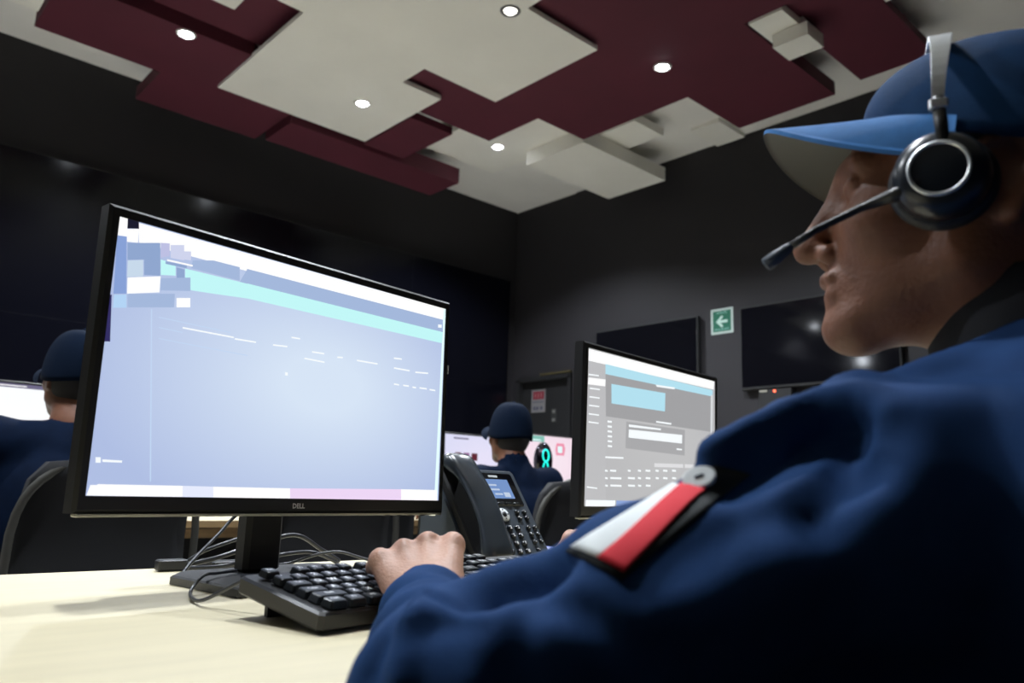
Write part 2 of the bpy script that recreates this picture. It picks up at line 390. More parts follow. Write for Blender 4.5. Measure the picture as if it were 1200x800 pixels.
# ------------------------------------------------------------ monitors
SCOL = {'white': (1, 1, 1), 'white2': (.90, 1, 1), 'blue': (.53, .63, .84), 'steel': (.56, .65, .81), 'steel2': (.64, .72, .86), 'grey': (.78, .85, .92), 'pale': (.70, .83, .96),
        'lilac': (.74, .75, .89), 'lilac2': (.81, .83, .93), 'teal': (.76, .97, .97), 'line': (.76, .84, .95), 'dark': (.19, .17, .38), 'pale2': (.90, .92, .99), 'pink': (.93, .84, .96), 'dot': (.97, .99, 1.0),
        'side': (.74, .74, .75), 'sky': (.70, .88, .94), 'mid': (.63, .63, .64), 'mid2': (.66, .66, .67), 'line2': (.85, .86, .87),
        'paleg': (.87, .87, .88), 'dark2': (.09, .09, .17), 'maroon': (.36, .07, .16), 'thumb': (.55, .36, .55), 'ink': (.42, .40, .52), 'rose': (.93, .55, .66), 'green': (.5, .75, .7)}
def screen_material(name, c0, c1, k=3.0):
    "a lit display picture: plain colour that shifts a little across the glass"
    m = bpy.data.materials.new(name); m.use_nodes = True; nt = m.node_tree; b = nt.nodes['Principled BSDF']
    tc = nt.nodes.new('ShaderNodeTexCoord'); sp = nt.nodes.new('ShaderNodeVectorMath'); sp.operation = 'SUBTRACT'
    sp.inputs[1].default_value = (.56, .50, 0)
    ln = nt.nodes.new('ShaderNodeVectorMath'); ln.operation = 'LENGTH'; mr = nt.nodes.new('ShaderNodeMapRange'); mr.inputs['From Min'].default_value = .12; mr.inputs['From Max'].default_value = .62
    mx = nt.nodes.new('ShaderNodeMix'); mx.data_type = 'RGBA'; mx.inputs[6].default_value = (*srgb(c0), 1); mx.inputs[7].default_value = (*srgb(c1), 1)
    uv = nt.nodes.new('ShaderNodeUVMap')
    nt.links.new(uv.outputs[0], sp.inputs[0]); nt.links.new(sp.outputs[0], ln.inputs[0]); nt.links.new(ln.outputs['Value'], mr.inputs['Value'])
    nt.links.new(mr.outputs[0], mx.inputs[0]); nt.links.new(mx.outputs[2], b.inputs['Emission Color'])
    b.inputs['Emission Strength'].default_value = SCREEN; b.inputs['Base Color'].default_value = (.02, .02, .02, 1); b.inputs['Roughness'].default_value = .3
    return m
def make_monitor(label, o, yaw, tilt, w, h, bg, content, logo=None, buttons=False, bz=(.011, .013, .0185), depth=.022, base=None, group=None, baseM=None, body=M_BLACK):
    "o = lower left corner of the lit screen"
    X = Vector((cos(yaw), sin(yaw), 0)); N = Vector((-sin(yaw), cos(yaw), 0)); Z = Vector((0, 0, cos(tilt)))+N*sin(tilt); D = X.cross(Z)*-1
    o = Vector(o); M = frame_m(o, X, D, Z)        # local x right, y away from the viewer, z up the glass
    zb = base['z'] if base else 0
    foot = o+X*w/2+N*.09
    t = thing('computer_monitor', label, 'monitor', (foot.x, foot.y, zb), yaw, group)
    sd, tp, bt = bz
    mb = MB()      # bezel ring with a thin raised rim
    out = [(-sd, -bt), (w+sd, -bt), (w+sd, h+tp), (-sd, h+tp)]; inn = [(0, 0), (w, 0), (w, h), (0, h)]
    r = .004
    vs = [(x, .0015, z) for x, z in inn]+[(x, -.001, z) for x, z in inn]+[(x+(r if x < 0 else -r), -.001, z+(r if z < 0 else -r)) for x, z in out]+[(x, .003, z) for x, z in out]+[(x, depth, z) for x, z in out]
    fs = []
    for a, b in ((0, 4), (4, 8), (8, 12), (12, 16)):
        for i in range(4): fs.append([a+i, b+i, b+(i+1) % 4, a+(i+1) % 4])
    fs.append([16, 17, 18, 19]); mb.add([M @ Vector(v) for v in vs], [f[::-1] for f in fs]); mb.build('bezel', body, t)
    mb = MB(); mb.box((w/2, depth+.012, h/2), (w*.86, .026, h*.82), M, bev=.01); mb.box((w/2, depth+.03, h/2), (w*.3, .02, h*.5), M, bev=.008); mb.build('back_shell', body, t)
    # picture
    names = [None]; mats = [bg]; mb = MB(); mb.quad([M @ Vector(p) for p in ((0, .0005, 0), (w, .0005, 0), (w, .0005, h), (0, .0005, h))], 0)
    for i, (k, poly) in enumerate(content):
        if k not in names: names.append(k); mats.append(glow(k, SCOL[k], 1.0))
        mb.quad([M @ Vector((min(max(x/1000, 0), w), .0003-.00001*i, min(max(z/1000, 0), h))) for x, z in poly], names.index(k))
    sobj = mb.build('screen', mats, t)
    uvl = sobj.data.uv_layers.new(name='UVMap'); Mi = M.inverted() @ WORLD[t.name]
    for lp in sobj.data.loops:
        p = Mi @ sobj.data.vertices[lp.vertex_index].co; uvl.data[lp.index].uv = (p.x/w, p.z/h)
    mb = MB(); mb.box((w/2, .006, -bt-.0017), (w+2*sd-.008, .014, .0034), M, bev=.0012); mb.build('bottom_lip', M_SATIN, t)
    if logo:
        mb = MB(); MG = M @ Matrix.Translation((w*.505, -.0011, -bt*.52)) @ Matrix.Rotation(pi/2, 4, 'X'); glyphs(logo, .0085, MG, mb, 0, .0002); mb.build('brand_mark', M_GREY if logo is None else mat('mark_grey', (.62, .62, .64), .35), t)
    if buttons:
        for k in range(5):
            mb = MB(); mb.box((w*.80+k*.0235, .0015, -bt-.0036), (.009, .006, .0016), M, bev=.0006)
            bo = mb.build('button', M_BLACK if k < 4 else glow('power', (.9, .9, .8), 1), t)
            if k == 4: bo['label'] = 'lit power button'
    if base:
        bx = base.get('post', w/2); P = o+X*bx+N*base.get('pn', .075)
        Mp = frame_m((P.x, P.y, zb), X, N, (0, 0, 1))
        mb = MB(); pw = base.get('pw', .056); ph = (o.z+h*.45)-zb
        mb.box((0, 0, ph/2+.006), (pw, .03, ph-.012), Mp, bev=.006); mb.build('stand_post', M_BLACKM, t)
        mb = MB(); poly = base['poly']
        n = len(poly); z0, z1 = zb+.0008, zb+.0115
        cxx = sum(p[0] for p in poly)/n; cyy = sum(p[1] for p in poly)/n
        vs = [(x, y, z0) for x, y in poly]+[(x, y, z1-.002) for x, y in poly]+[(x+(cxx-x)*.02, y+(cyy-y)*.02, z1) for x, y in poly]
        mb.add(vs, [list(range(n))[::-1], list(range(2*n, 3*n))]+[[a*n+i, a*n+(i+1) % n, (a+1)*n+(i+1) % n, (a+1)*n+i] for a in (0, 1) for i in range(n)])
        mb.build('stand_base', baseM or M_SLATE, t)
        mb = MB(); Mq = Mp @ Matrix.Translation((0, .02, (o.z-zb)+h*.45)); mb.box((0, 0, 0), (.09, .03, .09), Mq, bev=.004); mb.build('tilt_joint', M_BLACKM, t)
    return t
S1=[
 ('white',[(22.0, 303.9), (530.1, 305.7), (529.4, 281.4), (24.6, 281.3)]),
 ('white2',[(522.1, 304.1), (530.1, 305.7), (524.2, -1.0), (517.6, -1.0)]),
 ('white',[(-1.1, 304.9), (9.2, 306.2), (10.7, 284.5), (-1.4, 283.1)]),
 ('white',[(9.7, 293.3), (22.8, 297.0), (23.7, 280.7), (11.4, 278.7)]),
 ('blue',[(-0.4, 282.8), (10.2, 284.4), (17.3, 220.0), (3.6, 217.0)]),
 ('steel',[(12.1, 277.5), (48.9, 287.5), (53.2, 249.1), (34.6, 245.7), (32.6, 263.3), (14.3, 258.2)]),
 ('grey',[(14.8, 257.8), (31.7, 262.6), (33.8, 243.5), (16.0, 239.3)]),
 ('white',[(16.6, 238.5), (53.6, 248.6), (54.3, 229.6), (18.2, 220.2)]),
 ('pale',[(4.6, 216.2), (17.7, 219.1), (19.4, 204.5), (4.9, 201.5)]),
 ('steel2',[(18.7, 220.3), (72.6, 232.0), (73.3, 215.8), (20.5, 205.1)]),
 ('lilac',[(49.3, 287.7), (60.0, 289.9), (61.6, 274.8), (51.2, 270.1)]),
 ('lilac2',[(61.2, 288.2), (77.6, 292.6), (79.6, 274.2), (62.9, 273.0)]),
 ('lilac2',[(78.4, 285.0), (86.8, 287.2), (88.0, 276.3), (79.5, 275.2)]),
 ('steel2',[(90.1, 276.8), (116.2, 283.4), (152.4, 283.7), (154.1, 266.3), (89.0, 267.0)]),
 ('steel2',[(163.3, 284.1), (521.1, 286.2), (522.2, 265.9), (154.3, 265.2)]),
 ('teal',[(51.5, 268.1), (69.7, 267.5), (71.3, 253.4), (53.5, 250.2)]),
 ('teal',[(81.7, 264.8), (165.2, 265.1), (167.0, 246.3), (120.4, 242.4), (91.8, 240.4), (83.5, 247.9)]),
 ('dark2',[(9.1, 307.2), (21.8, 306.5), (22.8, 297.0), (10.0, 293.8)]),
 ('teal',[(165.1, 265.5), (522.2, 265.9), (521.2, 247.5), (167.0, 246.3)]),
 ('white',[(59.0, 270.4), (90.7, 271.3), (90.9, 269.2), (59.2, 268.4)]),
 ('steel',[(57.3, 267.5), (83.4, 268.8), (83.8, 265.3), (57.6, 264.5)]),
 ('steel',[(71.2, 263.7), (81.2, 263.4), (82.6, 250.8), (72.8, 248.5)]),
 ('steel2',[(53.9, 246.2), (89.4, 255.5), (91.1, 239.2), (55.0, 232.2)]),
 ('white',[(75.1, 227.4), (91.8, 231.0), (93.0, 219.8), (76.3, 216.4)]),
 ('line',[(46.7, 208.4), (48.0, 208.7), (68.3, 16.4), (66.9, 16.3)]),
 ('dark',[(-3.4, 214.5), (1.9, 215.7), (6.2, 164.1), (-0.1, 163.0)]),
 ('white',[(1.3, 0.3), (4.0, 11.1), (101.6, 12.0), (102.9, 0.1)]),
 ('white',[(10.9, 12.1), (105.7, 12.6), (107.0, 0.2), (12.3, 0.2)]),
 ('pale2',[(105.7, 12.6), (144.1, 12.5), (145.4, 0.1), (107.0, 0.2)]),
 ('white',[(144.1, 12.5), (251.9, 12.8), (253.1, -0.1), (145.4, 0.1)]),
 ('pink',[(251.9, 12.8), (446.5, 15.6), (447.6, -0.8), (253.1, -0.1)]),
 ('white',[(446.5, 15.6), (522.3, 15.9), (524.2, -1.0), (447.6, -0.8)]),
 ('dot',[(5.8, 39.9), (11.0, 40.1), (11.7, 34.4), (6.5, 34.1)]),
 ('dot',[(13.0, 38.0), (33.8, 37.7), (34.0, 35.4), (13.4, 35.3)]),
 ('dot',[(236.6, 209.2), (250.1, 209.6), (250.3, 207.7), (236.8, 207.3)]),
 ('dot',[(209.5, 194.6), (231.1, 195.9), (231.3, 194.0), (209.6, 192.7)]),
 ('dot',[(271.0, 195.2), (291.2, 195.8), (291.3, 193.8), (271.2, 193.2)]),
 ('dot',[(259.2, 184.6), (292.6, 184.1), (292.8, 182.1), (259.3, 182.7)]),
 ('dot',[(313.8, 194.3), (323.3, 195.3), (323.4, 193.3), (314.0, 192.2)]),
 ('dot',[(349.0, 195.1), (387.9, 195.6), (388.0, 193.5), (349.1, 193.0)]),
 ('dot',[(419.3, 209.0), (435.3, 209.9), (435.4, 207.7), (419.5, 206.8)]),
 ('dot',[(420.3, 194.3), (452.6, 194.4), (452.8, 192.2), (420.5, 192.1)]),
 ('dot',[(464.7, 193.9), (492.5, 195.9), (492.6, 193.6), (464.9, 191.6)]),
 ('dot',[(421.9, 170.2), (432.1, 170.2), (432.2, 168.0), (422.1, 168.1)]),
 ('dot',[(440.8, 170.6), (452.6, 170.8), (452.8, 168.6), (440.9, 168.4)]),
 ('dot',[(460.2, 170.2), (467.7, 170.2), (467.9, 168.0), (460.3, 167.9)]),
 ('dot',[(475.3, 170.9), (490.8, 171.2), (490.9, 168.9), (475.4, 168.7)]),
 ('dot',[(497.1, 170.8), (509.8, 170.8), (510.0, 168.5), (497.2, 168.6)]),
 ('dot',[(230.9, 161.1), (234.9, 161.1), (235.3, 157.0), (231.3, 156.9)]),
 ('dot',[(510.4, 276.4), (518.6, 277.5), (518.9, 272.4), (510.7, 271.4)]),
 ('dot',[(86.0, 194.8), (152.9, 194.7), (153.1, 192.8), (86.2, 193.0)]),
 ('dot',[(154.3, 193.2), (184.3, 193.9), (184.5, 192.0), (154.4, 191.3)]),
 ('line',[(56.5, 201.3), (147.7, 199.6), (147.9, 198.5), (56.6, 200.4)]),
 ('line',[(57.8, 189.6), (86.7, 188.8), (86.8, 187.8), (57.9, 188.6)]),
 ('line',[(59.2, 176.9), (174.0, 174.8), (174.1, 173.7), (59.3, 176.0)]),
]
S2=[
 ('side',[(-0.8, 272.9), (59.1, 275.3), (72.5, 1.1), (5.9, 0.7)]),
 ('white',[(-0.1, 294.4), (523.6, 300.1), (520.9, 276.6), (-0.7, 271.7)]),
 ('sky',[(59.2, 273.2), (515.4, 274.4), (514.7, 259.0), (60.4, 253.6)]),
 ('mid',[(60.4, 253.6), (514.7, 259.0), (515.9, 174.5), (65.5, 171.6)]),
 ('white',[(3.6, 239.6), (61.1, 242.8), (60.4, 229.3), (2.3, 226.4)]),
 ('sky',[(81.7, 236.9), (292.4, 242.1), (291.4, 202.2), (84.0, 198.4)]),
 ('mid2',[(138.4, 167.5), (380.9, 169.1), (380.2, 112.3), (137.5, 114.3)]),
 ('dot',[(148.8, 152.5), (368.7, 157.3), (367.5, 138.3), (148.1, 136.2)]),
 ('dot',[(148.2, 162.7), (275.1, 164.1), (275.2, 160.5), (148.5, 157.6)]),
 ('dot',[(251.1, 255.7), (333.8, 259.6), (332.1, 255.1), (255.8, 251.7)]),
 ('dot',[(254.8, 178.8), (320.1, 179.7), (318.4, 175.9), (255.0, 175.2)]),
 ('dot',[(344.0, 126.6), (367.9, 126.6), (368.1, 123.3), (344.1, 122.9)]),
 ('paleg',[(250.3, 89.9), (374.1, 93.2), (374.4, 85.3), (250.7, 81.9)]),
 ('paleg',[(380.9, 93.5), (428.6, 94.7), (423.8, 85.9), (381.2, 85.5)]),
 ('dot',[(66.7, 94.5), (130.7, 96.2), (130.9, 92.8), (66.9, 91.3)]),
 ('dot',[(7.2, 11.6), (105.1, 11.5), (104.4, -0.7), (6.0, -1.2)]),
 ('blue',[(108.9, 11.5), (199.4, 11.2), (171.7, -0.4), (108.1, -0.7)]),
 ('line2',[(505.8, 262.1), (515.7, 262.2), (512.3, 106.8), (503.6, 106.4)]),
 ('dot',[(71.2, 163.8), (86.1, 164.3), (86.3, 160.5), (71.4, 160.1)]),
 ('dot',[(71.8, 154.4), (86.7, 154.7), (86.9, 151.0), (72.0, 150.7)]),
 ('dot',[(72.4, 144.9), (87.3, 145.2), (87.5, 141.5), (72.6, 141.2)]),
 ('dot',[(73.0, 135.5), (87.9, 135.7), (88.1, 132.0), (73.2, 131.8)]),
 ('dot',[(73.5, 126.0), (88.4, 126.2), (88.7, 122.5), (73.8, 122.4)]),
 ('dot',[(74.1, 116.6), (89.0, 116.7), (89.2, 113.0), (74.4, 113.0)]),
 ('dot',[(3.1, 246.9), (37.2, 248.5), (37.4, 246.0), (3.3, 244.0)]),
 ('dot',[(8.3, 221.0), (42.5, 222.2), (42.7, 219.7), (8.5, 218.2)]),
 ('dot',[(8.0, 204.7), (42.2, 205.6), (42.3, 203.2), (8.2, 201.9)]),
 ('dot',[(7.7, 188.5), (41.8, 189.1), (41.9, 186.7), (7.9, 185.7)]),
 ('dot',[(7.4, 172.4), (41.4, 172.7), (41.5, 170.3), (7.5, 169.6)]),
 ('dot',[(7.0, 157.1), (40.9, 157.1), (41.1, 154.7), (7.2, 154.3)]),
 ('dot',[(8.2, 36.5), (41.7, 34.5), (41.9, 32.2), (8.4, 33.8)]),
 ('dot',[(66.8, 69.4), (75.6, 68.9), (75.8, 65.3), (67.0, 65.7)]),
 ('dot',[(84.4, 70.1), (105.4, 70.1), (105.6, 66.4), (84.6, 66.4)]),
 ('dot',[(147.7, 72.6), (157.3, 72.1), (157.5, 68.3), (148.0, 68.8)]),
 ('dot',[(185.4, 74.1), (196.9, 73.7), (197.1, 69.8), (185.6, 70.2)]),
 ('dot',[(215.2, 75.2), (233.8, 75.1), (234.0, 71.2), (215.4, 71.3)]),
 ('dot',[(255.3, 76.8), (267.6, 76.4), (267.8, 72.4), (255.5, 72.8)]),
 ('dot',[(286.2, 78.0), (304.3, 77.9), (304.4, 73.8), (286.4, 74.0)]),
 ('dot',[(324.4, 79.6), (341.2, 79.3), (341.4, 75.2), (324.6, 75.4)]),
 ('dot',[(67.7, 55.3), (76.5, 54.7), (76.7, 51.1), (67.9, 51.6)]),
 ('dot',[(85.3, 55.8), (124.5, 56.3), (124.7, 52.5), (85.5, 52.2)]),
 ('dot',[(148.6, 57.9), (174.1, 57.9), (174.3, 54.0), (148.8, 54.1)]),
 ('dot',[(186.2, 59.1), (197.7, 58.6), (197.9, 54.8), (186.4, 55.3)]),
 ('dot',[(215.9, 60.1), (234.6, 59.8), (234.8, 55.9), (216.1, 56.2)]),
 ('dot',[(256.0, 61.4), (268.3, 60.9), (268.5, 56.9), (256.2, 57.4)]),
 ('dot',[(286.9, 62.4), (304.9, 62.1), (305.1, 58.0), (287.1, 58.4)]),
 ('dot',[(325.1, 63.6), (341.9, 63.2), (342.0, 59.1), (325.2, 59.5)]),
 ('dot',[(68.6, 41.2), (77.4, 40.6), (77.6, 37.0), (68.8, 37.6)]),
 ('dot',[(86.2, 41.6), (125.4, 41.8), (125.6, 38.1), (86.4, 38.0)]),
 ('dot',[(149.4, 43.2), (174.9, 43.0), (175.1, 39.2), (149.6, 39.5)]),
 ('dot',[(187.0, 44.2), (198.5, 43.6), (198.7, 39.8), (187.2, 40.4)]),
 ('dot',[(216.7, 44.9), (235.3, 44.5), (235.5, 40.6), (216.9, 41.1)]),
]

MAIN = make_monitor('large monitor nearest the camera, screen washed pale blue with a teal band', (.2347, .9099, .8584), R_(8.78), R_(.92), .527, .305,
    screen_material('display_blue', (.84, .895, .965), (.685, .745, .89)), S1, logo='DELL', buttons=True,
    base=dict(z=DT, post=.2635, pn=.075, poly=[(.392, .872), (.371, 1.022), (.400, 1.066), (.605, 1.098), (.632, 1.06), (.640, .912), (.615, .902)]))
mb = MB(); mb.box((.527+.0115, .006, .207), (.002, .004, .014), frame_m((.2347, .9099, .8584), (cos(R_(8.78)), sin(R_(8.78)), 0), (-sin(R_(8.78)), cos(R_(8.78)), 0), (0, 0, 1)))
mb.build('side_label', mat('sticker', (.6, .62, .65), .5), MAIN)
make_monitor('second desk monitor behind the flag patch, grey page with a pale blue box', (1.0958, .9969, .8528), R_(6.86), R_(-1.0), .527, .2964,
    screen_material('display_grey', (.755, .755, .76), (.72, .72, .73)), S2, bz=(.0135, .012, .02),
    base=dict(z=DT, poly=[(1.25, .98), (1.235, 1.13), (1.45, 1.165), (1.475, 1.0)], pn=.07))

# ------------------------------------------------------------ keyboard
KYAW = R_(10); KO = Vector((.3596, .632, DT)); KX = Vector((cos(KYAW), sin(KYAW), 0)); KN = Vector((-sin(KYAW), cos(KYAW), 0))
kb = thing('keyboard', 'black wired keyboard under the left hand in front of the large monitor', 'keyboard', KO, KYAW)
KP = R_(9.5)          # propped up at the back on its feet
KB = frame_m(KO, KX, KN*cos(KP)+Vector((0, 0, sin(KP))), Vector((0, 0, cos(KP)))-KN*sin(KP))
KW, KD = .442, .128
mb = MB(); mb.box((KW/2, KD/2, .0105), (KW, KD, .017), KB, bev=.004); mb.box((KW/2, .006, .0175), (KW-.012, .009, .004), KB, bev=.0015); mb.build('case', M_BLACK, kb)
for fx in (.04, KW-.04):
    mb = MB(); Pf = KB @ Vector((fx, KD-.017, .002)); mb.box((Pf.x, Pf.y, (DT+Pf.z)/2+.0004), (.028, .007, Pf.z-DT+.001)); mb.build('foot', M_BLACKM, kb)
U = .0189
rows = [
 (.5, [(1, 'Esc'), (None, 1)]+[(1, 'F%d' % i) for i in range(1, 5)]+[(None, .5)]+[(1, 'F%d' % i) for i in range(5, 9)]+[(None, .5)]+[(1, 'F%d' % i) for i in range(9, 13)]+[(None, .25), (1, 'Prt'), (1, 'Scr'), (1, 'Pau')]),
 (0, [(1, c) for c in '`1234567890-=']+[(2, 'Back')]+[(None, .25), (1, 'Ins'), (1, 'Hom'), (1, 'PgU'), (None, .25), (1, 'Num'), (1, '/'), (1, '*'), (1, '-')]),
 (0, [(1.5, 'Tab')]+[(1, c) for c in 'QWERTYUIOP[]']+[(1.5, '\\')]+[(None, .25), (1, 'Del'), (1, 'End'), (1, 'PgD'), (None, .25), (1, '7'), (1, '8'), (1, '9'), (1, '+')]),
 (0, [(1.75, 'Caps')]+[(1, c) for c in 'ASDFGHJKL;\'']+[(2.25, 'Enter')]+[(None, 3.5), (1, '4'), (1, '5'), (1, '6')]),
 (0, [(2.25, 'Shift')]+[(1, c) for c in 'ZXCVBNM,./']+[(2.75, 'Shift')]+[(None, 1.25), (1, '^'), (None, 1.25), (1, '1'), (1, '2'), (1, '3'), (1, 'Ent')]),
 (0, [(1.25, 'Ctrl'), (1.25, 'Fn'), (1.25, 'Alt'), (6.25, ''), (1.25, 'Alt'), (1.25, 'Fn'), (1.25, 'Mn'), (1.25, 'Ctrl'), (None, .25), (1, '<'), (1, 'v'), (1, '>'), (None, .25), (2, '0'), (1, '.')])]
nkeys = 0; kx0 = .010; ky0 = KD-.012
for ri, (gap, row) in enumerate(rows):
    x = kx0; yy = ky0-(ri+.5)*U*.98-(0 if ri == 0 else .0035)
    for wd, lab in row:
        if wd is None: x += lab*U*.965; continue
        ww = wd*U*.965
        if nkeys < 100:
            nkeys += 1
            Mk = KB @ Matrix.Translation((x+ww/2, yy, .0225+.0012*abs(ri-3)*.6))
            mb = MB(); mb.box((0, 0, 0), (ww-.0022, U-.0026, .0075), Mk, bev=.0016, taper=.86)
            if lab: glyphs(lab, .0098 if len(lab) == 1 else .0056, Mk @ Matrix.Translation((-.0005, .0006, .00385)), mb, 1, .0001)
            mb.build('key', [M_KEY, M_LEGEND_GLINT], kb)
        x += ww
mb = MB(); c0 = KB @ Vector((.03, KD, .010)); mb.tube(spline([c0, c0+Vector((-.008, .025, .000)), (.340, .835, .757), (.346, .885, .7535), (.362, .925, .758), (.382, .945, .7685), (.41, .975, .7668), (.445, 1.0, .766)]), .002, 8); mb.build('cable', M_CABLEG, kb)
mb = MB(); Mk = frame_m((.372, .80, .757), KX, KN, (0, 0, 1))
KEYB = kb

# ------------------------------------------------------------ desk phone
PY = R_(4); PO = Vector((.782, .938, DT)); PX = Vector((cos(PY), sin(PY), 0)); PN = Vector((-sin(PY), cos(PY), 0))
ph = thing('desk_phone', 'black office desk phone with a lit display between the two monitors', 'phone', PO, PY)
PA = math.atan2(.142, .100); L = .175
PU = PN*cos(PA)+Vector((0, 0, sin(PA))); PNO = Vector((0, 0, cos(PA)))*1-PN*sin(PA)     # up the face / out of the face
PM = frame_m(PO+Vector((0, 0, .016)), PX, PU, PNO)
mb = MB(); side = [(0, 0), (.0, .012), (.100, .158), (.118, .156), (.125, 0)]
def yz(pts, x0, x1, mbx, mi=0):
    n = len(pts); vs = [PO+PX*x+PN*a+Vector((0, 0, b+.0006)) for x in (x0, x1) for a, b in pts]
    mbx.add(vs, [list(range(n))[::-1], list(range(n, 2*n))]+[[i, (i+1) % n, n+(i+1) % n, n+i] for i in range(n)][::1], mi)
yz(side, 0, .186, mb); mb.box((.13, L/2, .001), (.112, L, .006), PM, bev=.004); mb.build('body', mat('phone_body', (.07, .085, .105), .35, bump=.04, bscale=800), ph)
mb = MB(); mb.box((.035, L/2, .006), (.060, L*.98, .016), PM, bev=.005); mb.build('cradle', M_BLACKM, ph)
mb = MB(); mb.box((.1265, .134, .0045), (.098, .066, .003), PM, bev=.003); fo = mb.build('display_frame', M_GLOSS, ph)
mb = MB(); mb.box((.1265, .134, .0064), (.062, .038, .001), PM)
for k in range(3): mb.box((.112+.005*k, .141-.009*k, .0071), (.026-.004*k, .003, .0004), PM, mi=1)
mb.box((.142, .122, .0071), (.014, .009, .0004), PM, mi=1); mb.build('display', [glow('phone_display', (.48, .62, .85), .8), glow('phone_text', (.82, .88, .97), .8)], fo)
mb = MB(); mb.box((.1265, .1595, .0062), (.022, .0045, .0006), PM, bev=.001); mb.build('brand_plate', mat('plate', (.75, .78, .8), .35), fo)
for k in range(4):
    mb = MB(); mb.box((.098+.019*k, .1045, .0065), (.014, .0042, .004), PM, bev=.0012); mb.build('button', M_KEY, ph)
mb = MB()
for k in range(24):
    pass
Mn = PM @ Matrix.Translation((.112, .083, .005))
mb.lathe([(.0001, .003), (.011, .003), (.0125, .0015), (.0125, 0)], 24, Mn); mb.lathe([(.0001, .0042), (.0048, .0042), (.0052, .003)], 16, Mn, 1); 
for a in range(4): mb.box((.0085*cos(a*pi/2), .0085*sin(a*pi/2), .0032), (.0022, .0022, .0008), Mn, mi=1)
no = mb.build('navigation_wheel', [mat('wheel', (.85, .88, .9), .35), M_KEY], ph); no['label'] = 'silver round navigation wheel'
legends = ['1', '2', '3', '4', '5', '6', '7', '8', '9', '*', '0', '#']
def pkey(x, y, lab, wd=.0118, hd=.0078):
    mb = MB(); Mk = PM @ Matrix.Translation((x, y, .0065)); mb.box((0, 0, 0), (wd, hd, .005), Mk, bev=.0016, taper=.85)
    glyphs(lab, .0078, Mk @ Matrix.Translation((0, 0, .0026)), mb, 1, .0001); mb.build('key', [M_KEY, M_LEGEND_GLINT], ph)
for i, l in enumerate(legends): pkey(.094+.0185*(i % 3), .0575-.0145*(i//3), l)
for i, (x, y) in enumerate(((.147, .088), (.147, .076), (.165, .088), (.165, .076), (.158, .0575), (.158, .045), (.174, .045), (.158, .031), (.174, .031), (.158, .016), (.174, .0575))): pkey(x, y, '-', .010, .007)
# handset lying in the cradle: arched bar with two heads
mb = MB(); prof = []
n = 26
for i in range(n+1):
    s = i/n; v = -.012+s*(L+.018)
    arch = .031+.017*sin(pi*s); th = .018+.011*(math.exp(-((s-.08)/.10)**2)+math.exp(-((s-.92)/.10)**2)); wd = .025+.004*(math.exp(-((s-.08)/.14)**2)+math.exp(-((s-.92)/.14)**2))
    if i in (0, n): th *= .75; wd *= .9
    ring = []
    for k in range(16):
        a = 2*pi*k/16; cx = math.copysign(abs(cos(a))**.6, cos(a)); cz = math.copysign(abs(sin(a))**.6, sin(a))
        ring.append(PM @ Vector((.034+cx*wd, v, arch+(cz*.5)*th-th*.25)))
    prof.append(ring)
vs = [p for r in prof for p in r]; fs = [[i*16+k, i*16+(k+1) % 16, (i+1)*16+(k+1) % 16, (i+1)*16+k] for i in range(n) for k in range(16)]
fs += [list(range(16))[::-1], [n*16+k for k in range(16)]]
mb.add(vs, [f[::-1] for f in fs], 0, True); hs = mb.build('handset', mat('handset_black', (.038, .048, .060), .25, bump=.05, bscale=700, spec=.6), ph)
# coiled cord in front of the phone, and the pen on its foot
mb = MB(); pts = []
A = Vector((.665, .895, DT+.008)); B = Vector((.925, .905, DT+.009))
nt_ = 46
for i in range(nt_*8+1):
    s = i/(nt_*8); a = 2*pi*nt_*s; c = A.lerp(B, s)+Vector((0, -.018*sin(pi*s), 0)); pts.append(c+Vector((0, cos(a)*.0052, sin(a)*.0052)))
mb.tube(pts, .0015, 5); co = mb.build('coiled_cord', M_CABLEG, ph)

mb = MB(); p0, p1 = Vector((.885, .925, .775)), Vector((.955, .845, .7975)); mb.tube([p0, p0.lerp(p1, .12), p0.lerp(p1, .9), p1], [.001, .0042, .0045, .0035], 10, mi=0)
pen = mb.build('pen', M_BLACK); tag(pen, 'black pen between the phone keypad and the far hand', 'pen')
mb = MB(); mb.ell = None
F_ = Field((.93, .93, .74), (1.06, 1.06, .80), .003); F_.ell((.99, .99, DT+.018), (.036, .028, .017)); V, F = F_.mesh(1)
mo = solid('computer_mouse', V, F, mat('mouse_blue', (.02, .05, .30), .4), None); tag(mo, 'small dark blue rounded object on the desk right of the phone', 'mouse')

# ------------------------------------------------------------ loose cables on the desk
def cable(pts, r, label, m=M_CABLE):
    P = [Vector(p) for p in pts]; out = []
    for i in range(len(P)-1):
        a, b, c, d = P[max(i-1, 0)], P[i], P[i+1], P[min(i+2, len(P)-1)]
        for k in range(8):
            t = k/8; out.append(.5*((2*b)+(c-a)*t+(2*a-5*b+4*c-d)*t*t+(-a+3*b-3*c+d)*t**3))
    out.append(P[-1]); mb = MB(); mb.tube(out, r, 8); o = mb.build('cable', m); tag(o, label, 'cable', 'cables behind the large monitor'); return o
z0 = DT+.0035
cable([(.435, 1.19, z0), (.47, 1.15, z0+.012), (.53, 1.14, z0+.03), (.60, 1.15, z0+.045), (.66, 1.17, z0+.02), (.70, 1.18, z0)], .0034, 'thick black cable looping behind the stand post')
cable([(.43, 1.175, z0), (.48, 1.135, z0+.004), (.55, 1.125, z0+.016), (.62, 1.13, z0+.02), (.68, 1.15, z0)], .003, 'lower black cable in the bundle behind the monitor base')
cable([(.452, 1.205, z0), (.48, 1.19, z0+.022), (.54, 1.18, z0+.045), (.585, 1.17, z0+.075), (.62, 1.15, z0+.11)], .0026, 'grey cable rising from the bundle to the monitor back', M_CABLEG)
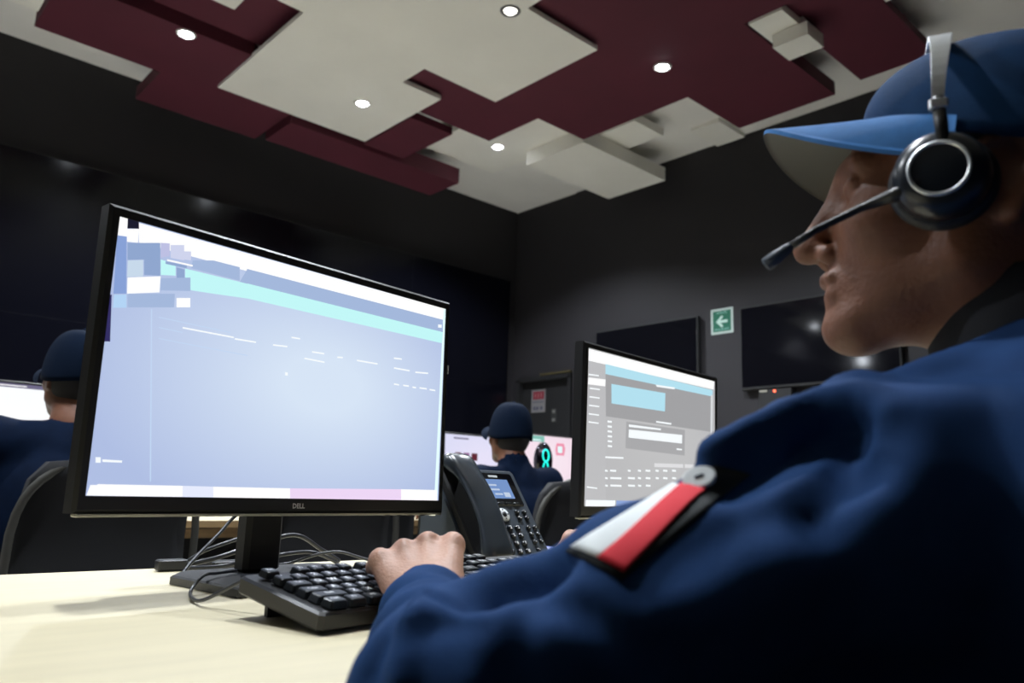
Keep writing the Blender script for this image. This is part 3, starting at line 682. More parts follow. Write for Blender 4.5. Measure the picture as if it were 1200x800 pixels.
cable([(.408, 1.085, z0), (.43, 1.10, z0+.02), (.47, 1.125, z0+.05), (.50, 1.13, z0+.08), (.54, 1.10, z0+.115)], .0024, 'thin grey cable leaning up behind the monitor base on its left', M_CABLEG)
cable([(.56, 1.150, z0), (.585, 1.130, z0+.005), (.615, 1.128, z0+.013), (.635, 1.125, z0+.018), (.665, 1.118, z0+.020), (.70, 1.105, z0+.010), (.74, 1.09, z0), (.80, 1.10, z0)], .0022, 'thin grey cable arching on the desk right of the stand post', M_CABLEG)
mb = MB(); mb.box((.425, 1.172, DT+.0085), (.04, .022, .015), bev=.003); mb.tube([(.447, 1.172, DT+.008), (.458, 1.173, DT+.008)], .004)
tag(mb.build('cable_plug', M_SLATE), 'dark plug lying on the desk left of the monitor base', 'plug')
mb = MB(); mb.box((.515, 1.172, DT+.006), (.07, .026, .0115), Matrix.Rotation(0, 4, 'Z'), bev=.003)
tag(mb.build('cable_adapter', M_SLATE), 'flat dark adapter among the cables behind the monitor base', 'adapter')

# ------------------------------------------------------------ wall screens and signs
def tv(label, y0, y1, z0, z1, led=False):
    t = thing('television', label, 'television', (X1-.024, (y0+y1)/2, z0), 0, 'televisions on the right wall')
    mb = MB(); mb.box((X1-.055, (y0+y1)/2, (z0+z1)/2), (.045, y1-y0, z1-z0), bev=.006); mb.build('casing', M_BLACKM, t)
    mb = MB(); x = X1-.0790; mb.quad([(x, y1-.012, z0+.02), (x, y0+.012, z0+.02), (x, y0+.012, z1-.012), (x, y1-.012, z1-.012)]); mb.build('glass', M_GLOSS, t)
    mb = MB(); mb.box((X1-.028, (y0+y1)/2, (z0+z1)/2), (.012, .3, .3)); mb.build('wall_bracket', M_GREY, t)
    return t
tv('wall television right of the green arrow sign, partly behind the chin', 1.98, 3.14, 1.655, 2.285)
tv('wall television left of the green arrow sign, above the second monitor', 3.515, 4.59, 1.68, 2.28)
t = thing('receiver_box', 'small black box with a red light under the right wall television', 'receiver', (X1-.07, 2.87, 1.44))
mb = MB(); mb.box((X1-.06, 2.86, 1.545), (.07, .26, .20), bev=.006); mb.build('casing', M_BLACKM, t)
mb = MB(); mb.tube([(X1-.0945, 2.86, 1.63), (X1-.098, 2.86, 1.63)], .009, 12); lo_ = mb.build('indicator_light', mat('led_red', (1, .12, .05), emit=4), t); lo_['label'] = 'red indicator light'
mb = MB(); mb.box((X1-.0955, 2.95, 1.635), (.002, .06, .012)); mb.build('badge', M_SATIN, t)
# green arrow sign
def wallframe(y, z, x=X1-.0235): return frame_m((x, y, z), (0, -1, 0), (0, 0, 1), (-1, 0, 0))
t = thing('exit_sign', 'green and white arrow sign on the wall between the two televisions', 'sign', (X1-.022, 3.326, 2.118))
Ms = wallframe(3.326, 2.218)
mb = MB(); mb.box((0, 0, .002), (.199, .202, .004), Ms, bev=.002); mb.build('sign_plate', mat('sign_white', (.42, .50, .47), .6), t)
mb = MB(); mb.box((0, 0, .0045), (.160, .165, .0012), Ms); mb.build('green_field', mat('sign_green', (.0, .11, .06), .6), t)
mb = MB()
arrow = [(-.052, 0), (-.002, .048), (.012, .040), (.002, .024), (-.014, .011), (.05, .011), (.05, -.011), (-.014, -.011), (.002, -.024), (.012, -.040), (-.002, -.048)]
mb.prism([(x, y-.004) for x, y in arrow][::-1], .0052, .0062, Ms); mb.build('arrow', mat('sign_arrow', (.45, .62, .55), .6), t)
mb = MB(); glyphs('RUTA DE', .022, Ms @ Matrix.Translation((0, .066, .0054)), mb); glyphs('EVACUACIÓN', .020, Ms @ Matrix.Translation((0, -.066, .0054)), mb); mb.build('lettering', mat('sign_text', (.2, .42, .35), .6), t)
# notice on the door
t = thing('door_notice', 'small red and white notice on the dark door in the far corner', 'sign', (X1-.03, 5.38, 1.5))
Md = wallframe(5.405, 1.72, X1+.029); 
mb = MB(); mb.box((0, 0, .002), (.19, .22, .003), Md); mb.build('notice_sheet', mat('notice_white', (.17, .165, .17), .7), t)
mb = MB(); mb.box((.004, .055, .0045), (.15, .075, .001), Md); mb.build('red_panel', mat('notice_red', (.17, .006, .02), .7), t)
mb = MB(); 
for i, x in enumerate((-.04, 0, .04)): mb.box((x, .055, .0055), (.014, .045, .001), Md)
for x in (-.05, -.01, .045): mb.box((x, -.07, .0045), (.03, .032, .001), Md, mi=1)
mb.box((0, -.01, .0045), (.15, .008, .001), Md, mi=1); mb.build('notice_print', [mat('notice_pink', (.28, .11, .12), .7), mat('notice_ink', (.06, .06, .10), .7)], t)
t = thing('wall_switch', 'small grey two-button plate on the door below the notice', 'switch', (X1+.028, 5.2, 1.45))
Mw_ = wallframe(5.19, 1.57, X1+.029)
mb = MB(); mb.box((0, 0, .003), (.07, .13, .005), Mw_, bev=.002); mb.build('plate', mat('plate_dark', (.03, .03, .03), .5), t)
for z in (.04, -.04): mb = MB(); mb.box((0, z, .0075), (.035, .028, .004), Mw_, bev=.001); mb.build('button', mat('plate_grey', (.16, .16, .15), .5), t)
# video wall
t = thing('video_wall', 'wide switched-off glossy black video wall filling the left wall', 'video wall', (1.5, Y1, 0))
mb = MB(); mb.box((1.55, Y1-.035, 1.86), (7.12, .06, 2.16)); mb.build('cabinet', M_BLACKM, t)
for i in range(6):
    for j in range(2):
        mb = MB(); xa = -2.0+i*1.185; za = .80+j*1.065; y = Y1-.0655
        mb.quad([(xa+.0006, y, za+.0006), (xa+1.1844, y, za+.0006), (xa+1.1844, y, za+1.0644), (xa+.0006, y, za+1.0644)]); mb.build('screen_tile', M_VW, t)
# ------------------------------------------------------------ second row: desk, monitors, chairs
D2 = .722
d2 = thing('desk', 'long desk of the second row behind the large monitor', 'desk', (2.3, 3.4, 0))
mb = MB(); mb.box((2.0, 3.47, D2-.014), (5.2, .80, .026), bev=.002); mb.build('desk_top', M_DESK, d2)
mb = MB(); mb.box((2.0, 3.0675, D2-.014), (5.2, .005, .0262)); mb.build('front_edge', M_EDGE, d2)
mb = MB(); mb.box((2.0, 3.40, D2-.05), (5.1, .62, .034)); mb.build('under_shelf', M_EDGE, d2)
for x in (-.4, .93, 2.6, 3.05, 4.4):
    mb = MB(); mb.box((x, 3.45, (D2-.03)/2), (.05, .60, D2-.03)); mb.build('leg', M_SATIN if x == .93 else M_GREY, d2)
mb = MB(); mb.box((2.0, 3.75, .38), (5.0, .02, .6)); mb.build('modesty_panel', M_BLACKM, d2)
def sm(x, y, w, z, h, label, bg, content, yaw=0.0):
    make_monitor(label, (x, y, z), yaw, R_(2), w, h, bg, content, bz=(.009, .010, .016), group=None,
        base=dict(z=D2, poly=[(x+w/2-.11, y-.03), (x+w/2-.11, y+.15), (x+w/2+.11, y+.15), (x+w/2+.11, y-.03)], pn=.08))
c3 = [('ink', [(60, 262), (165, 262), (165, 270), (60, 270)])]+[(k, [(x, 150), (x+42, 150), (x+42, 190), (x, 190)]) for k, x in (('maroon', 72), ('thumb', 130), ('maroon', 187))]+[('rose', [(100, 60), (150, 60), (150, 85), (100, 85)])]
sm(2.585, 3.35, .50, .875, .285, 'far monitor left of the person beyond the desk phone, lilac page with three thumbnails', screen_material('display_lilac', (.90, .88, .97), (.86, .86, .96)), c3)
c4 = [('green', [(0, 262), (230, 262), (230, 297), (0, 297)]), ('white2', [(20, 268), (200, 268), (200, 276), (20, 276)]), ('rose', [(330, 190), (400, 190), (410, 230), (400, 262), (335, 262), (325, 225)]), ('white2', [(345, 205), (385, 205), (385, 245), (345, 245)]), ('rose', [(300, 10), (520, 30), (520, 60), (400, 25)])]
sm(3.115, 3.36, .505, .90, .30, 'far monitor right of the person beyond the desk phone, pinkish page', screen_material('display_pink', (.97, .90, .94), (.95, .86, .91)), c4)
sm(.10, 3.34, .64, .885, .315, 'far monitor at the left frame edge with a bright white page', screen_material('display_white', (1, 1, 1), (.98, .99, 1)), [('ink', [(0, 300), (640, 300), (640, 315), (0, 315)]), ('white', [(40, 305), (150, 305), (150, 309), (40, 309)]), ('white', [(380, 305), (520, 305), (520, 309), (380, 309)])])
# black capsule device with cyan light
t = thing('desk_speaker', 'black oval desk device with a glowing cyan outline before the pinkish monitor', 'speaker', (3.08, 3.10, D2))
Fd = Field((2.98, 3.02, .70), (3.18, 3.20, 1.18), .005); Fd.ell((3.08, 3.11, 1.035), (.056, .05, .105)); Fd.cone((3.08, 3.11, .74), (3.08, 3.11, .94), .022, .018, .02); Fd.cone((3.08, 3.11, .7285), (3.08, 3.11, .735), .05, .045, .01); V, F = Fd.mesh(1); V[:, 2] = np.maximum(V[:, 2], D2+.0006)
solid('body', V, F, M_GLOSS, t)
mb = MB(); vdir = (Vector((3.08, 3.11, .96))-CAM); vdir.z = 0; vdir.normalize(); fr = Vector((-.45, -.89, 0)); sx = Vector((.89, -.45, 0))
def capring(cz, hw, hh, n=28):
    out = []
    for i in range(n+1):
        a = 2*pi*i/n; lx, lz = hw*cos(a), hh*sin(a); dz = cz+lz-1.035
        k = max(.05, 1-(dz/.105)**2); rr = .054*math.sqrt(k)+.002; q = min(.95, abs(lx)/rr); out.append(Vector((3.08, 3.11, cz+lz))+sx*lx+fr*(rr*.93*math.sqrt(1-q*q)+.002))
    return out
mb.tube(capring(1.065, .017, .032), .0042, 6, cap=False); mb.tube(capring(.995, .013, .036), .0042, 6, cap=False); gl = mb.build('light_outline', glow('cyan', (.1, .92, .85), 1.6), t); gl['label'] = 'glowing cyan outline'

def make_chair(label, loc, rz):
    t = thing('office_chair', label, 'chair', loc, rz, 'black office chairs of the second row'); T = WORLD[t.name]
    mb = MB(); mb.box((0, 0, .46), (.48, .46, .07), T, bev=.03); mb.build('seat', M_CHAIR, t)
    rows_ = []; nx, nz = 11, 9
    vs = []; 
    for j in range(nz+1):
        s = j/nz; z = .52+.40*s; hw = .225-.02*s-.03*(s > .9); yb = -.23-.05*s+.03*sin(pi*s)
        for side in (0, 1):
            for i in range(nx+1):
                u = -1+2*i/nx; vs.append(T @ Vector((hw*u, yb+.045*u*u*1.0-(.035 if side else 0), z-.012*u*u*(s > .8))))
    m_ = nx+1; fs = []
    for j in range(nz):
        for i in range(nx):
            a = j*2*m_+i; fs.append([a, a+1, a+2*m_+1, a+2*m_]); b = a+m_; fs.append([b+1, b, b+2*m_, b+2*m_+1])
        for i in (0, nx): a = j*2*m_+i; f = [a, a+2*m_, a+3*m_, a+m_]; fs.append(f if i == 0 else f[::-1])
    for i in range(nx): fs.append([i+1, i, i+m_, i+m_+1]); a = nz*2*m_+i; fs.append([a, a+1, a+m_+1, a+m_])
    mb = MB(); mb.add(vs, fs, 0, True); bk = mb.build('backrest', M_CHAIR, t)
    mb = MB(); fr_ = []
    for k in range(25):
        a = pi*k/24; fr_.append(T @ Vector((.235*cos(a), -.262-.035*sin(a)+.03*abs(cos(a)), .60+.33*sin(a)**.45)))
    mb.tube([T @ Vector((.22, -.20, .50))]+fr_+[T @ Vector((-.22, -.20, .50))], .011, 8); mb.build('back_frame', M_CHFR, t)
    for s in (-1, 1):
        mb = MB(); mb.tube([T @ Vector(p) for p in ((s*.235, .02, .45), (s*.262, .02, .50), (s*.262, .02, .59))], .014, 8); mb.box((s*.262, .02, .60), (.055, .26, .03), T, bev=.008); mb.build('armrest', M_GREY, t)
    mb = MB(); mb.tube([T @ Vector((0, 0, .43)), T @ Vector((0, 0, .10))], .028, 12); mb.build('column', M_BLACKM, t)
    for k in range(5):
        a = 2*pi*k/5+.3; mb = MB(); mb.tube([T @ Vector((0, 0, .10)), T @ Vector((.25*cos(a), .25*sin(a), .075))], [.024, .014], 8); lg = mb.build('leg', M_BLACKM, t)
        mb = MB(); c = Vector((.25*cos(a), .25*sin(a), .031+(.012 if T.translation.y < 1.7 else 0))); q = Vector((-sin(a), cos(a), 0))*.018; mb.tube([T @ (c-q), T @ (c+q)], .0305, 12); mb.build('caster', M_BLACK, lg)
    return t

# ------------------------------------------------------------ people
def head_frame(H, yaw, pitch, roll=0):
    f = Vector((cos(yaw)*cos(pitch), sin(yaw)*cos(pitch), sin(pitch))); l = Vector((-sin(yaw), cos(yaw), 0)); u = f.cross(l)
    l, u = l*cos(roll)+u*sin(roll), -l*sin(roll)+u*cos(roll)
    return frame_m(H, f, l, u)        # x forward, y left, z up
def add_head(F, M, fine=True):
    A = np.array(M.to_3x3()); T = lambda *p: tuple(M @ Vector(p)); k = .012
    F.ell(T(-.018, 0, .040), (.096, .076, .088), A, k)
    F.ell(T(.030, 0, -.010), (.070, .062, .080), A, .03)
    F.cone(T(.010, .048, -.062), T(.078, .016, -.094), .018, .018, .022); F.cone(T(.010, -.048, -.062), T(.078, -.016, -.094), .018, .018, .022)
    F.cone(T(.000, .054, -.015), T(.010, .050, -.062), .022, .018, .025); F.cone(T(.000, -.054, -.015), T(.010, -.050, -.062), .022, .018, .025)
    F.ell(T(.040, 0, -.060), (.056, .048, .050), A, .025)
    F.ell(T(.088, 0, -.100), (.022, .024, .019), A, .018)          # chin
    F.ell(T(.086, 0, -.066), (.020, .027, .026), A, .012)          # muzzle
    for s in (1, -1):
        F.ell(T(.062, s*.042, -.022), (.028, .022, .020), A, .02)   # cheekbone
        F.cone(T(.085, s*.012, .028), T(.077, s*.044, .028), .011, .010, .014)   # brow
        F.ball(T(.100, s*.032, .008), .015, .012, sub=True)         # eye socket
        F.ball(T(.078, s*.031, .008), .0125, .003)                  # eyeball
        F.cone(T(.088, s*.018, .013), T(.084, s*.044, .012), .004, .004, .004)  # lid
        F.ball(T(.104, s*.0125, -.037), .0085, .006)                # nostril wing
        F.ball(T(.108, s*.0065, -.046), .0035, .003, sub=True)
        # ear: rim, lobe and bowl
        F.ell(T(-.014, s*.074, -.006), (.018, .008, .032), A, .008)
        F.cone(T(-.004, s*.080, .018), T(-.026, s*.084, .020), .0055, .0055, .005); F.cone(T(-.026, s*.084, .020), T(-.032, s*.084, -.004), .0055, .005, .005)
        F.cone(T(-.032, s*.084, -.004), T(-.018, s*.079, -.034), .005, .006, .005)
        F.ell(T(-.014, s*.0865, .000), (.010, .007, .018), A, .005, sub=True)
    F.cone(T(.092, 0, .018), T(.118, 0, -.024), .0085, .0095, .012); F.ball(T(.1205, 0, -.030), .0115, .008)
    F.cone(T(.102, -.019, -.0585), T(.102, .019, -.0585), .0055, .0055, .006); F.cone(T(.106, -.008, -.058), T(.106, .008, -.058), .0055, .0055, .004)
    F.cone(T(.100, -.017, -.0725), T(.100, .017, -.0725), .0065, .0065, .006)
    F.cone(T(.108, -.020, -.0655), T(.108, .020, -.0655), .0018, .0018, .004, sub=True)
def add_hand(F, W, K, side, spread=1.0, curl=1.0, lateral=None, thumb=True, kk=.005):
    "W wrist centre, K middle knuckle; lateral points to the thumb side"
    W = Vector(W); K = Vector(K); d = (K-W).normalized(); lat = Vector(lateral); lat = (lat-d*lat.dot(d)).normalized(); up = lat.cross(d)
    if up.z < 0: up = -up
    Ln = (K-W).length
    F.cone(W-d*.03, W+d*.01, .026, .027, .01)
    for i, o in enumerate((.032, .011, -.011, -.031)):
        kn = K+lat*o*spread-d*(.006, 0, .005, .014)[i]
        F.cone(W+lat*o*.55+d*.006, kn, .0165, .0118, .012)                         # metacarpals
        F.ball(kn+up*.002, .0118, .006)
        l1, l2, l3 = ((.044, .026, .020), (.048, .029, .021), (.045, .027, .020), (.035, .021, .018))[i]
        a1 = (.70, .75, .78, .80)[i]*curl; a2 = a1+.75*curl; a3 = a2+.40*curl
        p = kn
        for ln, a, ra, rb in ((l1, a1, .0100, .0088), (l2, a2, .0088, .0078), (l3, a3, .0078, .0066)):
            q = p+(d*cos(a)-up*sin(a)+lat*(.10 if i == 0 else (-.10*(i-1) if i > 1 else 0)))*ln
            s = .88 if i == 3 else 1
            F.cone(p, q, ra*s, rb*s, kk); p = q
    for o in (.0215, .0, -.021):
        F.ball(K+lat*o*spread+up*.0135-d*.002, .0058, .006, sub=True)
        F.cone(K+lat*o*spread+up*.016-d*.004, K+lat*o*.8*spread+up*.0195-d*.03, .0055, .004, .008, sub=True)
    if thumb:
        b = W+lat*.020+d*.016-up*.008; c = b+(lat*.30+d*.8-up*.45).normalized()*.042; e = c+(d*.95+lat*.12-up*.35).normalized()*.032; g = e+(d*.95-lat*.05-up*.35).normalized()*.024
        F.cone(b, c, .0155, .0125, .012); F.cone(c, e, .0115, .0100, .005); F.cone(e, g, .0100, .0082, .004)
def wrinkle(V, N, segs, amp, freq):
    "soft cloth folds running round each limb segment"
    out = np.zeros(len(V)); 
    for a, b, r, am, fq, ph in segs:
        a = np.array(a, float); b = np.array(b, float); ba = b-a; L = np.linalg.norm(ba); ax = ba/L
        t = (V-a)@ax; rad = V-a-np.outer(t, ax); e1 = np.cross(ax, [0, 0, 1.]); e1 /= np.linalg.norm(e1); e2 = np.cross(ax, e1)
        th = np.arctan2(rad@e2, rad@e1); dist = np.linalg.norm(rad, axis=1)
        m = np.clip(1.6-dist/r, 0, 1)*np.clip((t+.03)/.04, 0, 1)*np.clip((L+.03-t)/.04, 0, 1)
        w = np.sin(fq*t+1.7*np.sin(th*1.0+ph)+.9*np.sin(2*th+ph*2+t*18))+.5*np.sin(fq*1.73*t+2.3*np.sin(th+ph*1.3))
        out += m*am*w
    p = V*22
    out += amp*(np.sin(p[:, 0]*1.1+2*np.sin(p[:, 2]*.7+1))*np.sin(p[:, 1]*1.3+1.5*np.sin(p[:, 0]*.8)))
    return V+N*out[:, None]

def cap(M, person, dx=-.012, a=.117, b=.092, h=.125, zc=.030, tiltback=.10, mats=(M_CAP, M_BRIM, M_UNDER)):
    "baseball cap in the head frame M: six-panel crown, curved brim, button"
    Mt = M @ Matrix.Translation((dx, 0, zc)) @ Matrix.Rotation(tiltback, 4, 'Y')
    n, r = 60, 18; vs = []
    for j in range(r+1):
        ph = (pi/2)*j/r
        for k in range(n):
            th = 2*pi*k/n; rr = cos(ph)**.72; seam = 1-.010*math.exp(-(((th/(pi/3)) % 1-.0) if ((th/(pi/3)) % 1) < .5 else 1-((th/(pi/3)) % 1))**2/.002)
            fx = 1+.05*max(0, cos(th))*sin(2*ph); x = a*rr*cos(th)*seam*fx; y = b*rr*sin(th)*seam
            z = h*sin(ph)**.95-(.018*(1-cos(th))*.5+3.1*(b*sin(th))**2)*(1-j/r)**2
            pk = .0016*sin(5*th+3*ph)*cos(ph); vs.append(Vector((x, y, z))*(1+pk*4))
    fs = [[j*n+k, j*n+(k+1) % n, (j+1)*n+(k+1) % n, (j+1)*n+k] for j in range(r) for k in range(n)]
    inner = [Vector((v.x*.97, v.y*.965, v.z*.97)) for v in vs]; N0 = len(vs)
    fs2 = [[N0+i for i in f[::-1]] for f in fs]+[[k, N0+k, N0+(k+1) % n, (k+1) % n] for k in range(n)]
    mb = MB(); mb.add([Mt @ v for v in vs+inner], fs+fs2, 0, True); cr = mb.build('cap', mats[0], person)
    mb = MB(); mb.lathe([(.0001, .007), (.005, .006), (.0075, .002), (.0075, -.003)], 16, Mt @ Matrix.Translation((0, 0, h))); mb.build('button', mats[0], cr)
    # brim
    nt, nr = 36, 14; top = []; T0 = R_(64)
    for j in range(nr+1):
        s = j/nr
        for k in range(nt+1):
            th = -T0+2*T0*k/nt; q = th/T0
            bx, by = a*cos(th)*1.02, b*sin(th)*1.02
            ext = .078*max(0, (1-abs(q)**3.2))**.75
            x = bx+ext*s; y = by*(1+.04*s); drop = 7.0*y*y*(.45+.55*s)+.05*s*ext*1.0
            top.append(Vector((x, y, .008-drop)))
    m_ = nt+1; fs = [[j*m_+k, (j+1)*m_+k, (j+1)*m_+k+1, j*m_+k+1] for j in range(nr) for k in range(nt)]
    bot = [v+Vector((0, 0, -.0035)) for v in top]; N0 = len(top)
    edge = list(range(nt+1))+[j*m_+nt for j in range(1, nr+1)]+[nr*m_+k for k in range(nt-1, -1, -1)]+[j*m_ for j in range(nr-1, 0, -1)]
    mb = MB(); mb.add([Mt @ v for v in top+bot], fs, 0, True)
    o0 = 0
    mb.f += [[i+N0 for i in f[::-1]] for f in fs]; mb.m += [1]*len(fs); mb.sm += [True]*len(fs)
    E_ = [[edge[i], edge[(i+1) % len(edge)], edge[(i+1) % len(edge)]+N0, edge[i]+N0][::-1] for i in range(len(edge))]
    mb.f += E_; mb.m += [0]*len(E_); mb.sm += [False]*len(E_)
    br = mb.build('brim', [mats[1], mats[2]], cr); br['label'] = 'curved brim, brighter blue on top, olive grey below'
    return cr

def clip_desk(F, ymin=DYN-.010, z=DT+.0012):
    r = F._slice(F.lo, F.lo+F.h*F.n); sl, X, Y, Z = r
    d = np.minimum(z-Z, Y-ymin)+0*X; F.f[sl] = np.maximum(F.f[sl], d)

def clip_keys(F):
    "fingers stop on the key tops"
    Mi = np.array(KB.inverted()); r = F._slice((.30, .58, .74), (.86, .90, .84)); sl, X, Y, Z = r
    lx, ly, lz = [Mi[i, 0]*X+Mi[i, 1]*Y+Mi[i, 2]*Z+Mi[i, 3] for i in range(3)]
    top = .0297 
    d = np.minimum(np.minimum(np.minimum(lx+.001, KW+.001-lx), np.minimum(ly+.001, KD+.001-ly)), top-lz)
    F.f[sl] = np.maximum(F.f[sl], d)

# ---- the officer in the foreground
HM = head_frame(Vector((.666, .198, 1.115)), R_(114), R_(1))
ps = thing('person', 'person in a navy uniform, cap and headset typing at the keyboard', 'person', (.66, .0, 0))
LW, LK = at(500, 712, .715), at(487, 641, .790); LAT = RT.copy()
LSH, LEL = at(1020, 600, .46), at(520, 822, .43)
RSH = Vector((.825, .19, .88)); REL = Vector((.98, .42, .80)); RW = Vector((.875, .69, .808)); RK = Vector((.832, .775, .814))
NK = HM @ Vector((-.052, 0, -.16))
h = .0027
Fb = Field((.24, -.16, .60), (1.08, .90, 1.27), h)
add_head(Fb, HM)
Fb.cone(HM @ Vector((-.022, 0, -.045)), NK, .056, .062, .03)
Fb.cone(NK, (.645, .10, .90), .062, .09, .04); Fb.cone((.645, .10, .90), (.645, .02, .66), .10, .11, .04)
for SH, EL, WR in ((LSH+Vector((.03, .0, -.02)), LEL, LW), (RSH, REL, RW)):
    Fb.cone((.645, .12, .88), SH, .06, .030, .02); Fb.cone(SH, EL, .028, .030, .02); Fb.cone(EL, WR, .034, .024, .02)
add_hand(Fb, LW, LK, 1, lateral=LAT, spread=1.14)
add_hand(Fb, RW, RK, -1, lateral=Vector((-.74, .2, 0)), curl=1.15)
clip_desk(Fb); clip_keys(Fb)
V, F = Fb.mesh(1); del Fb
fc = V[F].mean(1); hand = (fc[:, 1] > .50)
body = solid('body', V, F, [M_SKIN, M_SKIN_LIT], ps, hand.astype(int))

# shirt
h = .0045
Fs = Field((.10, -.32, .50), (1.16, .74, 1.06), h)
Fs.ell((.645, .00, .745), (.185, .14, .23), None, .03)
Fs.ell((.645, .09, .86), (.20, .135, .135), None, .05)
Fs.ell((.645, -.02, .86), (.185, .12, .15), None, .05)
Fs.cone(LSH+Vector((.03, -.01, -.005)), (.62, .11, .915), .070, .080, .04); Fs.cone(RSH, (.67, .11, .915), .07, .08, .04)
Fs.cone((.655, .13, .92), NK+Vector((0, 0, -.045)), .085, .072, .03)
Fs.ball(LSH, .068, .03); Fs.ball(RSH, .07, .03)
Fs.cone(LSH, LEL, .066, .053, .03); Fs.cone(LEL, LW+(LEL-LW)*.12, .052, .0345, .015)
Fs.cone(RSH, REL, .065, .055, .03); Fs.cone(REL, RW+(REL-RW)*.12, .055, .038, .03)
Fs.cone(at(960, 830, .50), at(1180, 770, .50), .055, .08, .04)
# cuffs
for WR, EL in ((LW, LEL), (RW, REL)):
    dd = (EL-WR).normalized(); Fs.cone(WR+dd*.012, WR+dd*.042, .0375, .0385, .004)
# strap and seam ridge over the shoulder, fold under it
Fs.cone(at(842, 532, .462), at(925, 492, .475), .010, .013, .012); Fs.cone(at(925, 492, .475), at(1000, 474, .49), .014, .016, .012)
Fs.cone(at(1000, 474, .49), at(1022, 505, .47), .016, .010, .012)
Fs.cone(at(1010, 480, .50), at(1200, 428, .53), .018, .022, .03)
Fs.cone(at(880, 530, .395), at(985, 500, .41), .020, .026, .02, sub=True)
# open collar and cuffs: hollow inside
Fs.cone(NK+Vector((0, 0, -.04)), HM @ Vector((-.035, 0, -.08)), .064, .070, .004, sub=True)
for WR, EL in ((LW, LEL), (RW, REL)):
    dd = (EL-WR).normalized(); Fs.cone(WR-dd*.03, WR+dd*.03, .031, .0325, .003, sub=True)
clip_desk(Fs); clip_keys(Fs)
V, F = Fs.mesh(2); del Fs
N = normals(V, F)
V = wrinkle(V, N, [(LSH, LEL, .075, .0022, 62, .4), (LEL, LW, .06, .0030, 85, 1.3), (RSH, REL, .075, .002, 60, 1.4), (REL, RW, .06, .0028, 85, .3)], .0022, 1)

# individual folds, each a soft ridge (+) or crease (-) along a line on the cloth
bv0 = BVHTree.FromPolygons([Vector(v) for v in V], [list(f) for f in F])
def cloth_pt(x, y):
    d = (at(x, y, 1)-CAM).normalized(); p, n, i, _ = bv0.ray_cast(CAM, d); return p
FOLDS = [([(838, 532), (880, 507), (960, 470), (1008, 462), (1034, 492), (1025, 530)], .010, .011), ([(850, 558), (905, 528), (970, 500), (1002, 512), (1000, 560), (960, 610)], -.016, .016),
 ([(1035, 545), (1000, 600), (930, 660)], .006, .018), ([(1060, 430), (1130, 425), (1200, 430)], -.006, .014), ([(1080, 480), (1150, 465), (1200, 470)], .006, .02),
 ([(470, 722), (446, 760), (432, 800)], -.005, .007), ([(500, 700), (480, 735), (470, 800)], .006, .009), ([(505, 745), (490, 800)], -.001, .007),
 ([(478, 712), (510, 700), (545, 708)], -.004, .004), ([(470, 735), (515, 715), (560, 722)], .003, .006), ([(480, 750), (520, 730), (570, 735)], -.0015, .008),
 ([(600, 682), (575, 730), (560, 800)], .005, .012), ([(640, 690), (625, 730), (600, 800)], -.003, .012), ([(575, 682), (603, 670), (635, 656)], -.024, .017), ([(650, 690), (700, 700), (745, 735)], .005, .010),
 ([(640, 700), (690, 712), (760, 752), (820, 770)], -.006, .013), ([(650, 740), (720, 770), (760, 800)], .006, .014), ([(760, 690), (830, 640), (880, 610)], -.005, .014), ([(740, 720), (850, 680), (930, 640)], .004, .02)]
N = normals(V, F)
disp = np.zeros(len(V))
for line, amp_, wd_ in FOLDS:
    pts = [cloth_pt(x, y) for x, y in line]; pts = [np.array(p) for p in pts if p is not None]
    if len(pts) < 2: continue
    best = np.full(len(V), 9.)
    for a, b in zip(pts[:-1], pts[1:]):
        ba = b-a; t = np.clip((V-a)@ba/(ba@ba), 0, 1); best = np.minimum(best, np.linalg.norm(V-a-t[:, None]*ba, axis=1))
    disp += amp_*np.exp(-(best/wd_)**2)
V = V+N*disp[:, None]
low = (V[:, 1] > DYN-.005) & (V[:, 2] < DT+.001)
V[:, 1] = np.where(low & (V[:, 2] < DT-.012), DYN-.005, V[:, 1]); V[:, 2] = np.where(low & (V[:, 2] >= DT-.012), DT+.001, V[:, 2])
shirt = solid('shirt', V, F, M_SHIRT, ps)
shirtV, shirtF = V, F
# dark collar standing round the neck
Fc_ = Field((.50, -.05, .90), (.80, .30, 1.10), .0035); ca = NK+Vector((0, 0, -.035)); cb = HM @ Vector((-.040, 0, -.095))
Fc_.cone(ca, cb, .080, .074, .01); Fc_.cone(ca-(cb-ca)*.5, cb+(cb-ca)*.6, .070, .064, .003, sub=True)
V, F = Fc_.mesh(1); cl_ = solid('collar', V, F, mat('collar_black', (.006, .007, .012), .85, bump=.2, bscale=700), ps); cl_['label'] = 'black standing collar'
# trousers and shoes
Ft = Field((.36, -.34, .0), (.96, .72, .70), .008)
Ft.ell((.65, -.03, .582), (.18, .15, .08), None, .02)
for s in (-1, 1):
    Ft.cone((.65+s*.10, .0, .575), (.65+s*.13, .42, .57), .074, .062, .04); Ft.cone((.65+s*.13, .42, .57), (.65+s*.14, .44, .10), .065, .05, .03)
V, F = Ft.mesh(1); solid('trousers', V, F, M_PANTS, ps)
for s in (-1, 1):
    Fk = Field((.65+s*.14-.07, .33, -.01), (.65+s*.14+.07, .66, .16), .006); Fk.cone((.65+s*.14, .43, .045), (.65+s*.14, .56, .035), .045, .038, .03); Fk.cone((.65+s*.14, .43, .045), (.65+s*.14, .44, .12), .04, .04, .03)
    V, F = Fk.mesh(1); V[:, 2] = np.maximum(V[:, 2], .001); solid('shoe', V, F, M_BLACK, ps)
